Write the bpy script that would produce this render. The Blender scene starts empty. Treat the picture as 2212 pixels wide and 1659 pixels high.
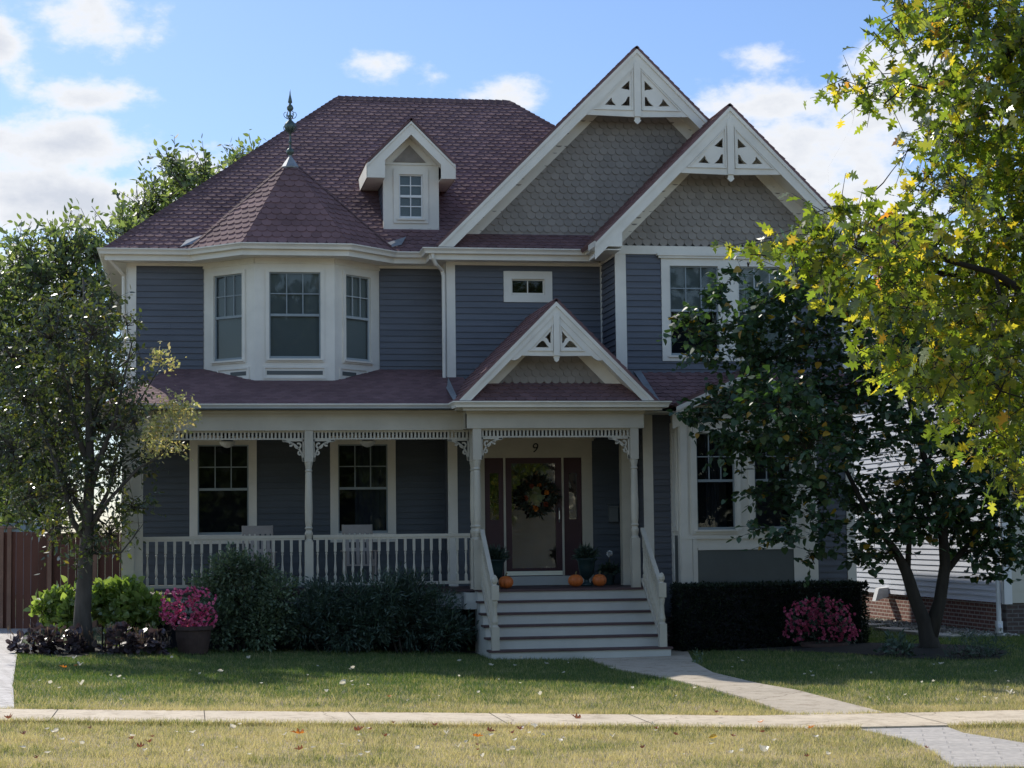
import bpy, math, random
import numpy as np
from mathutils import Vector, Matrix
R_ = math.radians
rng = np.random.default_rng(7)
random.seed(7)
scn = bpy.context.scene
col = scn.collection

# ---------------------------------------------------------------- camera model (survey of the place)
FPX, PSI, PIT, RHO = 4195., R_(9.5), math.atan(320/4195.), .0115
CAM = np.array([0, 0, 2.04])
_r0 = np.array([math.cos(PSI), -math.sin(PSI), 0.])
_f = np.array([math.sin(PSI)*math.cos(PIT), math.cos(PSI)*math.cos(PIT), math.sin(PIT)])
_u0 = np.cross(_r0, _f)
_r = _r0*math.cos(RHO)-_u0*math.sin(RHO)
_u = _r0*math.sin(RHO)+_u0*math.cos(RHO)
def ray(px, py): return _f+(px-1106)/FPX*_r-(py-829.5)/FPX*_u
def at(px, py, Y):
    d = ray(px, py); p = CAM+d*(Y/d[1]); return p
def X(px, py, Y): return float(at(px, py, Y)[0])
def Z(px, py, Y): return float(at(px, py, Y)[2])
def gz(x, y):
    """height of the ground"""
    s = 6.2-x
    z = .03*(s if s > 0 else 0)
    z = min(z, .55)
    d2 = ((x-11.2)/3.)**2+((y-29.5)/2.2)**2
    z += .1*math.exp(-d2)
    if x > 8: z += .10*min(1, (x-8)/6)*max(0, min(1, (y-24)/6))
    return z
def G(px, py, dz=0):
    d = ray(px, py); z = 0.
    for _ in range(12):
        t = (z-CAM[2])/d[2]; p = CAM+d*t; z = gz(p[0], p[1])
    return Vector((p[0], p[1], z+dz))

# ---------------------------------------------------------------- helpers
def org(o):
    v = Vector((0, 0, 0))
    while o is not None:
        v += o.location; o = o.parent
    return v
def tag(o, label=None, cat=None, group=None, kind=None):
    if label: o['label'] = label
    if cat: o['category'] = cat
    if group: o['group'] = group
    if kind: o['kind'] = kind
    return o
def empty(name, loc, label, cat, group=None):
    o = bpy.data.objects.new(name, None); col.objects.link(o); o.location = loc
    o.empty_display_size = .2
    return tag(o, label, cat, group)
def link(name, me, mat, parent=None, smooth=False):
    o = bpy.data.objects.new(name, me); col.objects.link(o)
    if mat: me.materials.append(mat)
    if parent is not None:
        me.transform(Matrix.Translation(-org(parent))); o.parent = parent
    if smooth:
        me.polygons.foreach_set('use_smooth', [True]*len(me.polygons))
    return o
def copy_tree(o, dx=None, parent=None):
    c = o.copy(); col.objects.link(c)
    if parent is not None: c.parent = parent
    if dx is not None: c.location = o.location+Vector(dx)
    for ch in [k for k in bpy.data.objects if k.parent == o]:
        copy_tree(ch, None, c)
    return c
class MB:
    def __init__(s): s.v = []; s.f = []
    def add(s, vs, fs):
        b = len(s.v); s.v += [tuple(map(float, q)) for q in vs]; s.f += [tuple(b+i for i in f) for f in fs]; return s
    def box(s, x0, x1, y0, y1, z0, z1):
        return s.add([(x0,y0,z0),(x1,y0,z0),(x1,y1,z0),(x0,y1,z0),(x0,y0,z1),(x1,y0,z1),(x1,y1,z1),(x0,y1,z1)],
                     [(0,3,2,1),(4,5,6,7),(0,1,5,4),(1,2,6,5),(2,3,7,6),(3,0,4,7)])
    def hexa(s, a, b):
        """prism between two equal rings"""
        n = len(a)
        return s.add(list(a)+list(b), [tuple(range(n))[::-1], tuple(range(n, 2*n))]+[(i, (i+1) % n, n+(i+1) % n, n+i) for i in range(n)])
    def prism(s, pts, y0, y1):
        """polygon in x,z extruded in y"""
        return s.hexa([(p[0], y0, p[1]) for p in pts], [(p[0], y1, p[1]) for p in pts])
    def tube(s, pts, rad, n=6, cap=True):
        pts = [Vector(p) for p in pts]
        if not hasattr(rad, '__len__'): rad = [rad]*len(pts)
        rings = []; pu = None
        for i, p in enumerate(pts):
            d = (pts[min(i+1, len(pts)-1)]-pts[max(i-1, 0)])
            if d.length < 1e-6: d = Vector((0, 0, 1))
            d.normalize()
            if pu is None: pu = d.orthogonal().normalized()
            else:
                pu = pu-d*pu.dot(d)
                pu = pu.normalized() if pu.length > 1e-5 else d.orthogonal().normalized()
            w = d.cross(pu)
            rings.append([p+(pu*math.cos(2*math.pi*k/n)+w*math.sin(2*math.pi*k/n))*rad[i] for k in range(n)])
        vs = [q for r in rings for q in r]
        fs = [(i*n+k, i*n+(k+1) % n, (i+1)*n+(k+1) % n, (i+1)*n+k) for i in range(len(rings)-1) for k in range(n)]
        if cap: fs += [tuple(range(n))[::-1], tuple((len(rings)-1)*n+k for k in range(n))]
        return s.add(vs, fs)
    def lathe(s, prof, c, n=16, sx=1, sy=1, ph=0):
        vs = []; fs = []
        for r, z in prof:
            for k in range(n):
                a = 2*math.pi*k/n+ph; vs.append((c[0]+r*sx*math.cos(a), c[1]+r*sy*math.sin(a), c[2]+z))
        m = len(prof)
        fs = [(i*n+k, i*n+(k+1) % n, (i+1)*n+(k+1) % n, (i+1)*n+k) for i in range(m-1) for k in range(n)]
        fs += [tuple(range(n))[::-1], tuple((m-1)*n+k for k in range(n))]
        return s.add(vs, fs)
    def build(s, name, mat, parent=None, smooth=False, label=None, kind=None):
        me = bpy.data.meshes.new(name); me.from_pydata(s.v, [], s.f); me.update()
        o = link(name, me, mat, parent, smooth)
        if label: o['label'] = label
        if kind: o['kind'] = kind
        return o
class Loc:
    """local frame on a wall: s along the wall, d outward, z up"""
    def __init__(s, o, ux):
        s.o = Vector((o[0], o[1])); s.u = Vector(ux).normalized(); s.n = Vector((s.u.y, -s.u.x))
    def p(s, a, d, z):
        q = s.o+s.u*a+s.n*d; return (q.x, q.y, z)
    def box(s, mb, s0, s1, d0, d1, z0, z1):
        c = [s.p(s0, d1, z0), s.p(s1, d1, z0), s.p(s1, d0, z0), s.p(s0, d0, z0)]
        e = [(q[0], q[1], z1) for q in c]
        mb.hexa(c, e)
def ngons(name, V, mat, parent=None, smooth=False):
    """V: (N,k,3) array, one k-gon each"""
    V = np.asarray(V, dtype=np.float64)
    N, k, _ = V.shape
    me = bpy.data.meshes.new(name)
    me.vertices.add(N*k); me.loops.add(N*k); me.polygons.add(N)
    if parent is not None: V = V-np.array(org(parent))
    me.vertices.foreach_set('co', V.reshape(-1).astype(np.float32))
    me.loops.foreach_set('vertex_index', np.arange(N*k, dtype=np.int32))
    me.polygons.foreach_set('loop_start', np.arange(0, N*k, k, dtype=np.int32))
    me.update(calc_edges=True); me.validate()
    o = bpy.data.objects.new(name, me); col.objects.link(o); me.materials.append(mat)
    if parent is not None: o.parent = parent
    return o

# ---------------------------------------------------------------- materials
class NT:
    def __init__(s, name):
        s.m = bpy.data.materials.new(name); s.m.use_nodes = True
        s.t = s.m.node_tree; s.n = s.t.nodes; s.b = s.n['Principled BSDF']; s.out = s.n['Material Output']
    def new(s, ty, **kw):
        nd = s.n.new(ty)
        for k, v in kw.items():
            if k in nd.inputs.keys(): nd.inputs[k].default_value = v
            else: setattr(nd, k, v)
        return nd
    def ln(s, a, b): s.t.links.new(a, b)
def ramp(nt, src, stops):
    r = nt.new('ShaderNodeValToRGB'); el = r.color_ramp.elements
    while len(el) < len(stops): el.new(.5)
    for e, (p, c) in zip(el, stops): e.position = p; e.color = (*c, 1)
    nt.ln(src, r.inputs[0]); return r.outputs[0]
def noise(nt, scale, detail=4, rough=.6, vec='Object', stretch=None):
    tc = nt.new('ShaderNodeTexCoord'); src = tc.outputs[vec]
    if stretch:
        mp = nt.new('ShaderNodeMapping'); mp.inputs['Scale'].default_value = stretch; nt.ln(src, mp.inputs[0]); src = mp.outputs[0]
    n = nt.new('ShaderNodeTexNoise', Scale=scale, Detail=detail, Roughness=rough); nt.ln(src, n.inputs['Vector']); return n
def mixc(nt, fac, a, b, mode='MIX'):
    m = nt.new('ShaderNodeMix', data_type='RGBA', blend_type=mode)
    for i, v in ((0, fac), (6, a), (7, b)):
        if isinstance(v, bpy.types.NodeSocket): nt.ln(v, m.inputs[i])
        elif i == 0: m.inputs[0].default_value = v
        else: m.inputs[i].default_value = (*v, 1)
    return m.outputs[2]
def bump(nt, src, strength=.3, dist=.01):
    b = nt.new('ShaderNodeBump', Strength=strength, Distance=dist); nt.ln(src, b.inputs['Height']); nt.ln(b.outputs[0], nt.b.inputs['Normal'])
def plain(name, c, rough=.6, var=.12, scale=3., bmp=.1, bscale=60., island=0., metal=0., spec=.4, stretch=None):
    nt = NT(name); n = noise(nt, scale, stretch=stretch)
    lo = tuple(x*(1-var) for x in c); hi = tuple(min(1, x*(1+var)) for x in c)
    cc = ramp(nt, n.outputs[0], [(.3, lo), (.7, hi)])
    if island:
        g = nt.new('ShaderNodeNewGeometry')
        r = ramp(nt, g.outputs['Random Per Island'], [(0, (1-island,)*3), (1, (1+island,)*3)])
        cc = mixc(nt, 1., cc, r, 'MULTIPLY')
    nt.ln(cc, nt.b.inputs['Base Color']); nt.b.inputs['Roughness'].default_value = rough
    nt.b.inputs['Metallic'].default_value = metal; nt.b.inputs['Specular IOR Level'].default_value = spec
    if bmp:
        b = noise(nt, bscale, 3); bump(nt, b.outputs[0], bmp, .004)
    return nt.m
def leafmat(name, stops, trans=.5, rough=.35, tcol=None, spec=.5):
    nt = NT(name); g = nt.new('ShaderNodeNewGeometry')
    cc = ramp(nt, g.outputs['Random Per Island'], stops)
    n = noise(nt, 1.1, 2); v = ramp(nt, n.outputs[0], [(.3, (.7, .7, .7)), (.7, (1.25, 1.25, 1.2))])
    cc = mixc(nt, 1., cc, v, 'MULTIPLY')
    nt.ln(cc, nt.b.inputs['Base Color']); nt.b.inputs['Roughness'].default_value = rough
    nt.b.inputs['Specular IOR Level'].default_value = spec
    tr = nt.new('ShaderNodeBsdfTranslucent')
    tc = mixc(nt, 1., cc, tcol or (1.6, 1.7, .5), 'MULTIPLY'); nt.ln(tc, tr.inputs[0])
    mx = nt.new('ShaderNodeMixShader'); mx.inputs[0].default_value = trans
    nt.ln(nt.b.outputs[0], mx.inputs[1]); nt.ln(tr.outputs[0], mx.inputs[2]); nt.ln(mx.outputs[0], nt.out.inputs[0])
    return nt.m
def glassmat(name, refl=1.6, tint=(.75, .8, .85)):
    nt = NT(name)
    tp = nt.new('ShaderNodeBsdfTransparent'); tp.inputs[0].default_value = (*tint, 1)
    gl = nt.new('ShaderNodeBsdfGlossy'); gl.inputs['Roughness'].default_value = .02; gl.inputs['Color'].default_value = (.9, .93, .95, 1)
    n = noise(nt, 1.3, 2); b = nt.new('ShaderNodeBump', Strength=.05, Distance=.02); nt.ln(n.outputs[0], b.inputs['Height']); nt.ln(b.outputs[0], gl.inputs['Normal'])
    fr = nt.new('ShaderNodeFresnel', IOR=1.5); m = nt.new('ShaderNodeMath', operation='MULTIPLY'); m.inputs[1].default_value = refl; m.use_clamp = True
    nt.ln(fr.outputs[0], m.inputs[0]); mx = nt.new('ShaderNodeMixShader'); nt.ln(m.outputs[0], mx.inputs[0])
    nt.ln(tp.outputs[0], mx.inputs[1]); nt.ln(gl.outputs[0], mx.inputs[2]); nt.ln(mx.outputs[0], nt.out.inputs[0])
    return nt.m
M = {}
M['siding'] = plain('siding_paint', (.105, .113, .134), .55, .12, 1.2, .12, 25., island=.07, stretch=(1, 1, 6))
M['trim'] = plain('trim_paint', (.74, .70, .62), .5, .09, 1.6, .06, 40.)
M['trim_shaded'] = plain('trim_paint_shaded', (.50, .46, .38), .5, .10, 1.6, .06, 40.)  # darker copy of the trim paint, porch shade put into the colour
M['siding_shaded'] = plain('siding_paint_shaded', (.072, .083, .097), .55, .12, 1.2, .12, 25., island=.07, stretch=(1, 1, 6))  # siding paint darkened likewise, standing in for porch shade
M['taupe'] = plain('shingle_paint', (.26, .23, .20), .65, .08, 1.5, .1, 40., island=.10)
M['roof'] = plain('roof_shingle', (.178, .106, .108), .85, .18, .9, .5, 160., island=.15, spec=.2)
M['roof_cap'] = plain('roof_cap', (.13, .078, .078), .85, .15, 2., .5, 160., island=.2, spec=.2)
M['panel'] = plain('panel_paint', (.105, .115, .11), .6, .08, 2., .08, 40.)
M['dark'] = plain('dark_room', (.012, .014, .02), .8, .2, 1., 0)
M['blind'] = plain('window_shade', (.17, .19, .18), .8, .12, .8, 0)
M['blind_light'] = plain('pale_window_shade', (.30, .32, .28), .8, .1, .8, 0)
M['curtain'] = plain('curtain', (.035, .04, .05), .8, .2, 2., 0)
M['glass'] = glassmat('window_glass', .75)
M['doorglass'] = glassmat('storm_door_glass', 4., (.5, .5, .5))
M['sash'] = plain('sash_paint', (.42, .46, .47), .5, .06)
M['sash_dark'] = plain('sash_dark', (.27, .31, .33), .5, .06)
M['maroon'] = plain('door_paint', (.05, .018, .025), .45, .15, 4.)
M['floor'] = plain('porch_floor_paint', (.075, .045, .045), .6, .15, 5.)
M['tread'] = plain('tread_paint', (.085, .05, .052), .6, .15, 5.)
M['riser'] = plain('riser_paint', (.50, .50, .47), .5, .07, 2.)
M['metal'] = plain('verdigris_metal', (.09, .12, .11), .45, .3, 9., .2, metal=.6)
M['lead'] = plain('flashing_metal', (.24, .26, .28), .5, .2, 5., metal=.3)
M['brass'] = plain('kick_plate_metal_sheen', (.92, .88, .70), .45, .03, 5., 0)  # bright reflection on the plate put into a pale diffuse colour
M['steel'] = plain('handle_metal', (.5, .5, .5), .3, .05, metal=.9)
M['black'] = plain('black_iron', (.02, .02, .022), .5, .2, spec=.4)
M['urn'] = plain('urn_glaze', (.02, .04, .04), .3, .3, 6.)
M['pumpkin'] = plain('pumpkin_skin', (.55, .14, .03), .5, .2, 9., .1)
M['stem'] = plain('stem', (.16, .13, .06), .8, .2)
M['pot'] = plain('clay_pot', (.06, .036, .03), .8, .2, 8.)
M['chair'] = plain('rocker_wood', (.34, .30, .27), .6, .1, 5.)
M['white'] = plain('white_plastic', (.75, .75, .74), .4, .04)
M['bark'] = plain('grey_bark', (.075, .065, .055), .9, .35, 9., .9, 30., stretch=(1, 1, .25))
M['bark_dark'] = plain('dark_bark', (.03, .025, .02), .9, .35, 9., .9, 30., stretch=(1, 1, .25))
M['nsiding'] = plain('neighbour_siding', (.66, .69, .76), .5, .05, 1.)
M['ntrim'] = plain('neighbour_trim', (.58, .55, .46), .5, .05)
M['nroof'] = plain('neighbour_roof', (.20, .19, .18), .9, .2, 8.)
M['cream'] = plain('cream_siding', (.60, .55, .42), .6, .10, 1.)
M['fence'] = plain('fence_boards', (.17, .072, .05), .8, .22, 3., .3, 20., island=.2, stretch=(1, 1, .15))
M['fencepost'] = plain('fence_post', (.30, .17, .12), .8, .2, 3.)
def brickmat(name, c1, c2, mortar, scale, bw, rh, ms=.02, vec='Object', rot=None, rough=.85):
    nt = NT(name); tc = nt.new('ShaderNodeTexCoord'); src = tc.outputs[vec]
    mp = nt.new('ShaderNodeMapping')
    if rot in ('side', 'front'):
        sx = nt.new('ShaderNodeSeparateXYZ'); cb = nt.new('ShaderNodeCombineXYZ'); nt.ln(src, sx.inputs[0]); nt.ln(sx.outputs[1 if rot == 'side' else 0], cb.inputs[0]); nt.ln(sx.outputs[2], cb.inputs[1]); src = cb.outputs[0]
    elif rot: mp.inputs['Rotation'].default_value = rot
    nt.ln(src, mp.inputs[0])
    b = nt.new('ShaderNodeTexBrick', Scale=scale); b.inputs['Color1'].default_value = (*c1, 1); b.inputs['Color2'].default_value = (*c2, 1)
    b.inputs['Mortar'].default_value = (*mortar, 1); b.inputs['Mortar Size'].default_value = ms; b.inputs['Brick Width'].default_value = bw; b.inputs['Row Height'].default_value = rh
    b.inputs['Mortar Smooth'].default_value = .3
    nt.ln(mp.outputs[0], b.inputs[0])
    n = noise(nt, 14, 5); v = ramp(nt, n.outputs[0], [(.25, (.75, .75, .75)), (.75, (1.2, 1.2, 1.2))])
    nt.ln(mixc(nt, 1., b.outputs[0], v, 'MULTIPLY'), nt.b.inputs['Base Color']); nt.b.inputs['Roughness'].default_value = rough
    bump(nt, b.outputs['Fac'], -.6, .01) if False else None
    bp = nt.new('ShaderNodeBump', Strength=.6, Distance=.008); bp.invert = True; nt.ln(b.outputs['Fac'], bp.inputs['Height']); nt.ln(bp.outputs[0], nt.b.inputs['Normal'])
    return nt.m
M['brick_side'] = brickmat('brick_foundation', (.24, .095, .065), (.17, .06, .045), (.45, .40, .35), 1., .22, .075, .012, rot='side')
M['brick_front'] = brickmat('brick_base', (.10, .07, .06), (.08, .055, .05), (.16, .15, .14), 1., .22, .075, .012, rot='front')
M['paver'] = brickmat('pale_pavers', (.62, .58, .54), (.50, .46, .43), (.25, .22, .19), 1., .3, .15, .012, rot=(0, 0, R_(35)))
M['apron'] = brickmat('grey_pavers', (.46, .42, .38), (.38, .35, .32), (.36, .33, .30), 1., .42, .21, .012, rot=(0, 0, R_(20)))
def concrete(name, c):
    nt = NT(name); n = noise(nt, 1.3, 6, .65); n2 = noise(nt, 45, 3)
    a = ramp(nt, n.outputs[0], [(.25, tuple(x*.82 for x in c)), (.75, tuple(x*1.1 for x in c))])
    b = ramp(nt, n2.outputs[0], [(.3, (.88,)*3), (.7, (1.08,)*3)])
    ab = mixc(nt, 1., a, b, 'MULTIPLY')
    n3 = noise(nt, 4.5, 8, .75); st = ramp(nt, n3.outputs[0], [(.34, (.55, .50, .44)), (.50, (1., 1., 1.))]); ab = mixc(nt, .8, ab, mixc(nt, 1., ab, st, 'MULTIPLY'))
    vo = nt.new('ShaderNodeTexVoronoi', feature='DISTANCE_TO_EDGE', Scale=.45); tcv = nt.new('ShaderNodeTexCoord'); nv = noise(nt, 3., 4); ad = nt.new('ShaderNodeVectorMath', operation='ADD'); sc_ = nt.new('ShaderNodeVectorMath', operation='SCALE'); sc_.inputs['Scale'].default_value = .25
    nt.ln(nv.outputs['Color'], sc_.inputs[0]); nt.ln(tcv.outputs['Object'], ad.inputs[0]); nt.ln(sc_.outputs[0], ad.inputs[1]); nt.ln(ad.outputs[0], vo.inputs['Vector'])
    cr = ramp(nt, vo.outputs['Distance'], [(.0015, (.35, .32, .28)), (.004, (1, 1, 1))]); ab = mixc(nt, 1., ab, cr, 'MULTIPLY')
    nt.ln(ab, nt.b.inputs['Base Color']); nt.b.inputs['Roughness'].default_value = .9
    bump(nt, n2.outputs[0], .3, .004); return nt.m
M['walk'] = concrete('sidewalk_concrete', (.60, .50, .37))
M['walk2'] = concrete('front_walk_concrete', (.46, .39, .30))
M['asphalt'] = concrete('asphalt', (.055, .055, .055))
M['mulch'] = plain('mulch', (.022, .018, .014), .95, .5, 30., .9, 60.)
M['gravel'] = plain('gravel_stone', (.42, .40, .36), .9, .2, 8., island=.35)
M['stone'] = plain('flat_stone', (.46, .42, .36), .9, .2, 8.)
def grasscol(nt):
    """green to straw depending on the place, drier towards the pavement"""
    g = nt.new('ShaderNodeNewGeometry'); sp = nt.new('ShaderNodeSeparateXYZ'); nt.ln(g.outputs['Position'], sp.inputs[0])
    mr = nt.new('ShaderNodeMapRange'); nt.ln(sp.outputs[1], mr.inputs[0])
    mr.inputs[1].default_value = 26.; mr.inputs[2].default_value = 20.6; mr.inputs[3].default_value = .0; mr.inputs[4].default_value = .80
    def nz(s, d, amp):
        n = nt.new('ShaderNodeTexNoise', Scale=s, Detail=d, Roughness=.65); nt.ln(g.outputs['Position'], n.inputs['Vector'])
        m = nt.new('ShaderNodeMath', operation='MULTIPLY_ADD'); nt.ln(n.outputs[0], m.inputs[0]); m.inputs[1].default_value = amp; m.inputs[2].default_value = -amp/2; return m.outputs[0]
    a = nt.new('ShaderNodeMath', operation='ADD'); nt.ln(mr.outputs[0], a.inputs[0]); nt.ln(nz(.75, 5, 1.7), a.inputs[1])
    b = nt.new('ShaderNodeMath', operation='ADD'); nt.ln(a.outputs[0], b.inputs[0]); nt.ln(nz(7, 4, 1.3), b.inputs[1]); b.use_clamp = True
    return g, b.outputs[0]
def grassmats():
    nt = NT('grass_blades'); g, f = grasscol(nt)
    r = nt.new('ShaderNodeMath', operation='MULTIPLY_ADD'); nt.ln(g.outputs['Random Per Island'], r.inputs[0]); r.inputs[1].default_value = .9; r.inputs[2].default_value = -.42
    a = nt.new('ShaderNodeMath', operation='ADD'); a.use_clamp = True; nt.ln(r.outputs[0], a.inputs[0]); nt.ln(f, a.inputs[1])
    c = ramp(nt, a.outputs[0], [(0, (.075, .13, .035)), (.28, (.15, .19, .06)), (.52, (.33, .29, .15)), (1, (.60, .48, .35))])
    nt.ln(c, nt.b.inputs['Base Color']); nt.b.inputs['Roughness'].default_value = .6
    tr = nt.new('ShaderNodeBsdfTranslucent'); nt.ln(mixc(nt, 1., c, (1.3, 1.4, .7), 'MULTIPLY'), tr.inputs[0])
    mx = nt.new('ShaderNodeMixShader'); mx.inputs[0].default_value = .45
    nt.ln(nt.b.outputs[0], mx.inputs[1]); nt.ln(tr.outputs[0], mx.inputs[2]); nt.ln(mx.outputs[0], nt.out.inputs[0])
    M['blades'] = nt.m
    nt = NT('turf'); g, f = grasscol(nt)
    c = ramp(nt, f, [(0, (.05, .085, .025)), (.35, (.11, .125, .045)), (.65, (.24, .20, .11)), (1, (.42, .33, .23))])
    n2 = noise(nt, 40, 4); v = ramp(nt, n2.outputs[0], [(.3, (.5,)*3), (.7, (1.35,)*3)])
    nt.ln(mixc(nt, 1., c, v, 'MULTIPLY'), nt.b.inputs['Base Color']); nt.b.inputs['Roughness'].default_value = .95; bump(nt, n2.outputs[0], .8, .03)
    M['turf'] = nt.m
grassmats()
# ---------------------------------------------------------------- ground, paths
def inpoly(x, y, poly):
    x = np.asarray(x); y = np.asarray(y); r = np.zeros(x.shape, bool); n = len(poly)
    for i in range(n):
        x0, y0 = poly[i][:2]; x1, y1 = poly[(i+1) % n][:2]
        if y0 == y1: continue
        c = ((y0 > y) != (y1 > y)) & (x < (x1-x0)*(y-y0)/(y1-y0)+x0); r ^= c
    return r
def ext(p, q, x):
    t = (x-p.x)/(q.x-p.x); return Vector((x, p.y+(q.y-p.y)*t, 0))
sA, sB = G(0, 1537), G(2212, 1539); sC, sD = G(0, 1562.5), G(2212, 1569)
SW = [ext(sA, sB, -40), ext(sA, sB, 50), ext(sC, sD, 50), ext(sC, sD, -40)]      # sidewalk back-left, back-right, front-right, front-left
def swy(x): return ext(sA, sB, x).y, ext(sC, sD, x).y
WALK = [G(*p) for p in [(1240,1417),(1330,1448),(1440,1468),(1540,1492),(1605,1510),(1680,1538),(1895,1539),(1800,1515),(1720,1494),(1640,1480),(1540,1456),(1497,1432),(1492,1405)]]
WALK[0].y += .3; WALK[-1].y += .3
WALK[5].y = ext(sA, sB, WALK[5].x).y+.02; WALK[6].y = ext(sA, sB, WALK[6].x).y+.02
APR = [G(*p) for p in [(1822,1567),(1872,1581),(1960,1600),(2012,1624),(2062,1659),(2290,1659),(2212,1607),(2080,1585),(2030,1566)]]
BRP = [G(*p) for p in [(-420,1537),(31,1537),(28,1480),(36,1420),(52,1372),(84,1342),(60,1338),(-80,1350),(-420,1430)]]
BED1 = [G(*p) for p in [(30,1412),(150,1422),(372,1402),(640,1400),(900,1404),(1062,1418)]]
BED1 += [Vector((4.9, 32.5, 0)), Vector((-1.2, 33, 0)), Vector((-3.2, 33.6, 0))]
BED2 = [G(*p) for p in [(1452,1408),(1500,1407),(1700,1409),(1850,1414),(1940,1422),(2060,1427),(2160,1424),(2180,1408),(2100,1396),(1950,1392),(1840,1388)]]
BED2 += [Vector((11.4, 33.2, 0)), Vector((7.6, 33.2, 0))]
def sheet(name, poly, mat, dz, step=.5, kind='structure', thick=0., parent=None):
    """a sheet that follows the ground"""
    import bmesh
    bm = bmesh.new(); vs = [bm.verts.new((p[0], p[1], 0)) for p in poly]; bm.faces.new(vs)
    bmesh.ops.recalc_face_normals(bm, faces=bm.faces)
    xs = [p[0] for p in poly]; ys = [p[1] for p in poly]
    for ax, lo, hi in ((0, min(xs), max(xs)), (1, min(ys), max(ys))):
        k = lo+step
        while k < hi:
            co = Vector((k, 0, 0)) if ax == 0 else Vector((0, k, 0)); no = Vector((1, 0, 0)) if ax == 0 else Vector((0, 1, 0))
            bmesh.ops.bisect_plane(bm, geom=bm.verts[:]+bm.edges[:]+bm.faces[:], plane_co=co, plane_no=no); k += step
    if thick:
        r = bmesh.ops.extrude_face_region(bm, geom=bm.faces[:])
        for v in r['geom']:
            if isinstance(v, bmesh.types.BMVert): v.co.z = 1
    for v in bm.verts:
        top = v.co.z > .5 or not thick
        v.co.z = gz(v.co.x, v.co.y)+dz-(0 if top else thick)
    bmesh.ops.recalc_face_normals(bm, faces=bm.faces)
    if not thick:
        for f in bm.faces:
            if f.normal.z < 0: f.normal_flip()
    me = bpy.data.meshes.new(name); bm.to_mesh(me); bm.free()
    o = link(name, me, mat, parent)
    if kind: o['kind'] = kind
    return o
# ground grid
mb = MB(); xs = [-400, -150, -60, -30, -15]+[-10+.5*i for i in range(73)]+[30, 40, 60, 150, 400]; ys = [-400, -100, -40, -20, 0, 8]+[12+.5*i for i in range(65)]+[48, 55, 70, 100, 200, 600]
V = [(x, y, gz(x, y)) for y in ys for x in xs]; n = len(xs)
mb.add(V, [(j*n+i, j*n+i+1, (j+1)*n+i+1, (j+1)*n+i) for j in range(len(ys)-1) for i in range(n-1)])
mb.build('lawn_ground', M['turf'], kind='structure', smooth=True)
sheet('sidewalk', SW, M['walk'], .03, 1., thick=.06)
sheet('front_walk', WALK, M['walk2'], .025, .6, thick=.05)
sheet('parkway_pavers', APR, M['apron'], .012, .6, thick=.03)
sheet('brick_path', BRP, M['paver'], .02, .8, thick=.05)
sheet('planting_bed_soil', BED1, M['mulch'], .012, .7)
sheet('side_bed_soil', BED2, M['mulch'], .014, .7)
# expansion joints across the sidewalk, thin dark grooves are kept in the sheet as narrow strips
mb = MB()
for x in [-1.33, .17, 1.67, 3.17, 4.67, 6.17, 7.67, 9.17, 10.67]:
    a, b = swy(x); n_ = 6
    for i in range(n_):
        y0 = b+(a-b)*i/n_; y1 = b+(a-b)*(i+1)/n_
        mb.add([(x-.004, y0, gz(x, y0)+.0335), (x+.004, y0, gz(x, y0)+.0335), (x+.004, y1, gz(x, y1)+.0335), (x-.004, y1, gz(x, y1)+.0335)], [(0, 1, 2, 3)])
mb.build('sidewalk_joint_groove', M['mulch'], kind='structure')
# joints in the front walk
mb = MB()
for (a, b) in [((1352,1456),(1530,1453)), ((1475,1476),(1640,1480)), ((1560,1498),(1745,1500))]:
    p, q = G(*a), G(*b); d = Vector((0, .007, 0))
    for i in range(5):
        u = p.lerp(q, i/5); v = p.lerp(q, (i+1)/5)
        mb.add([(w.x, w.y+s*.007, gz(w.x, w.y)+.0285) for w, s in ((u, -1), (v, -1), (v, 1), (u, 1))], [(0, 1, 2, 3)])
mb.build('walk_joint_groove', M['mulch'], kind='structure')
# street and its kerb, nearer than the picture's lower edge
mb = MB(); mb.box(-200, 200, 2.5, 11.5, -.3, -.06); mb.build('street', M['asphalt'], kind='structure').location.z = .0
bpy.data.objects['street'].location.z = .0
# grass blades -------------------------------------------------------
def blades(n, x0, x1, y0, y1, h0, h1, w, excl):
    x = rng.uniform(x0, x1, n); y = rng.uniform(y0, y1, n)
    # keep to what the picture sees
    ok = (x > y*.165-.28*y-1) & (x < y*.165+.29*y+1.2)
    for p in excl: ok &= ~inpoly(x, y, p)
    x = x[ok]; y = y[ok]; n = len(x)
    s = 6.2-x; z = np.minimum(.03*np.maximum(s, 0), .55)+.1*np.exp(-(((x-11.2)/3.)**2+((y-29.5)/2.2)**2)) + np.where(x > 8, .10*np.minimum(1, (x-8)/6)*np.clip((y-24)/6, 0, 1), 0)
    a = rng.uniform(0, 2*np.pi, n); h = rng.uniform(h0, h1, n)*(.75+.5*(np.sin(x*2.1+np.sin(y*1.7)*2)*np.sin(y*3.3+x)+.3*np.sin(x*9+y*5))**2+.25*(rng.uniform(0, 1, n) > .97)); dx = np.cos(a)*w; dy = np.sin(a)*w
    lx = rng.normal(0, .45, n)*h; ly = rng.normal(0, .45, n)*h
    V = np.zeros((n, 3, 3)); V[:, 0] = np.stack([x-dx, y-dy, z-.005], 1); V[:, 1] = np.stack([x+dx, y+dy, z-.005], 1); V[:, 2] = np.stack([x+lx, y+ly, z+h], 1)
    return V
swp = [(p.x, p.y) for p in SW]
ex = [swp, WALK, APR, BRP, BED1, BED2]
def shrink(poly, k):
    c = Vector((sum(p[0] for p in poly)/len(poly), sum(p[1] for p in poly)/len(poly)))
    return [(c.x+(p[0]-c.x)*k, c.y+(p[1]-c.y)*k) for p in poly]
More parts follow.
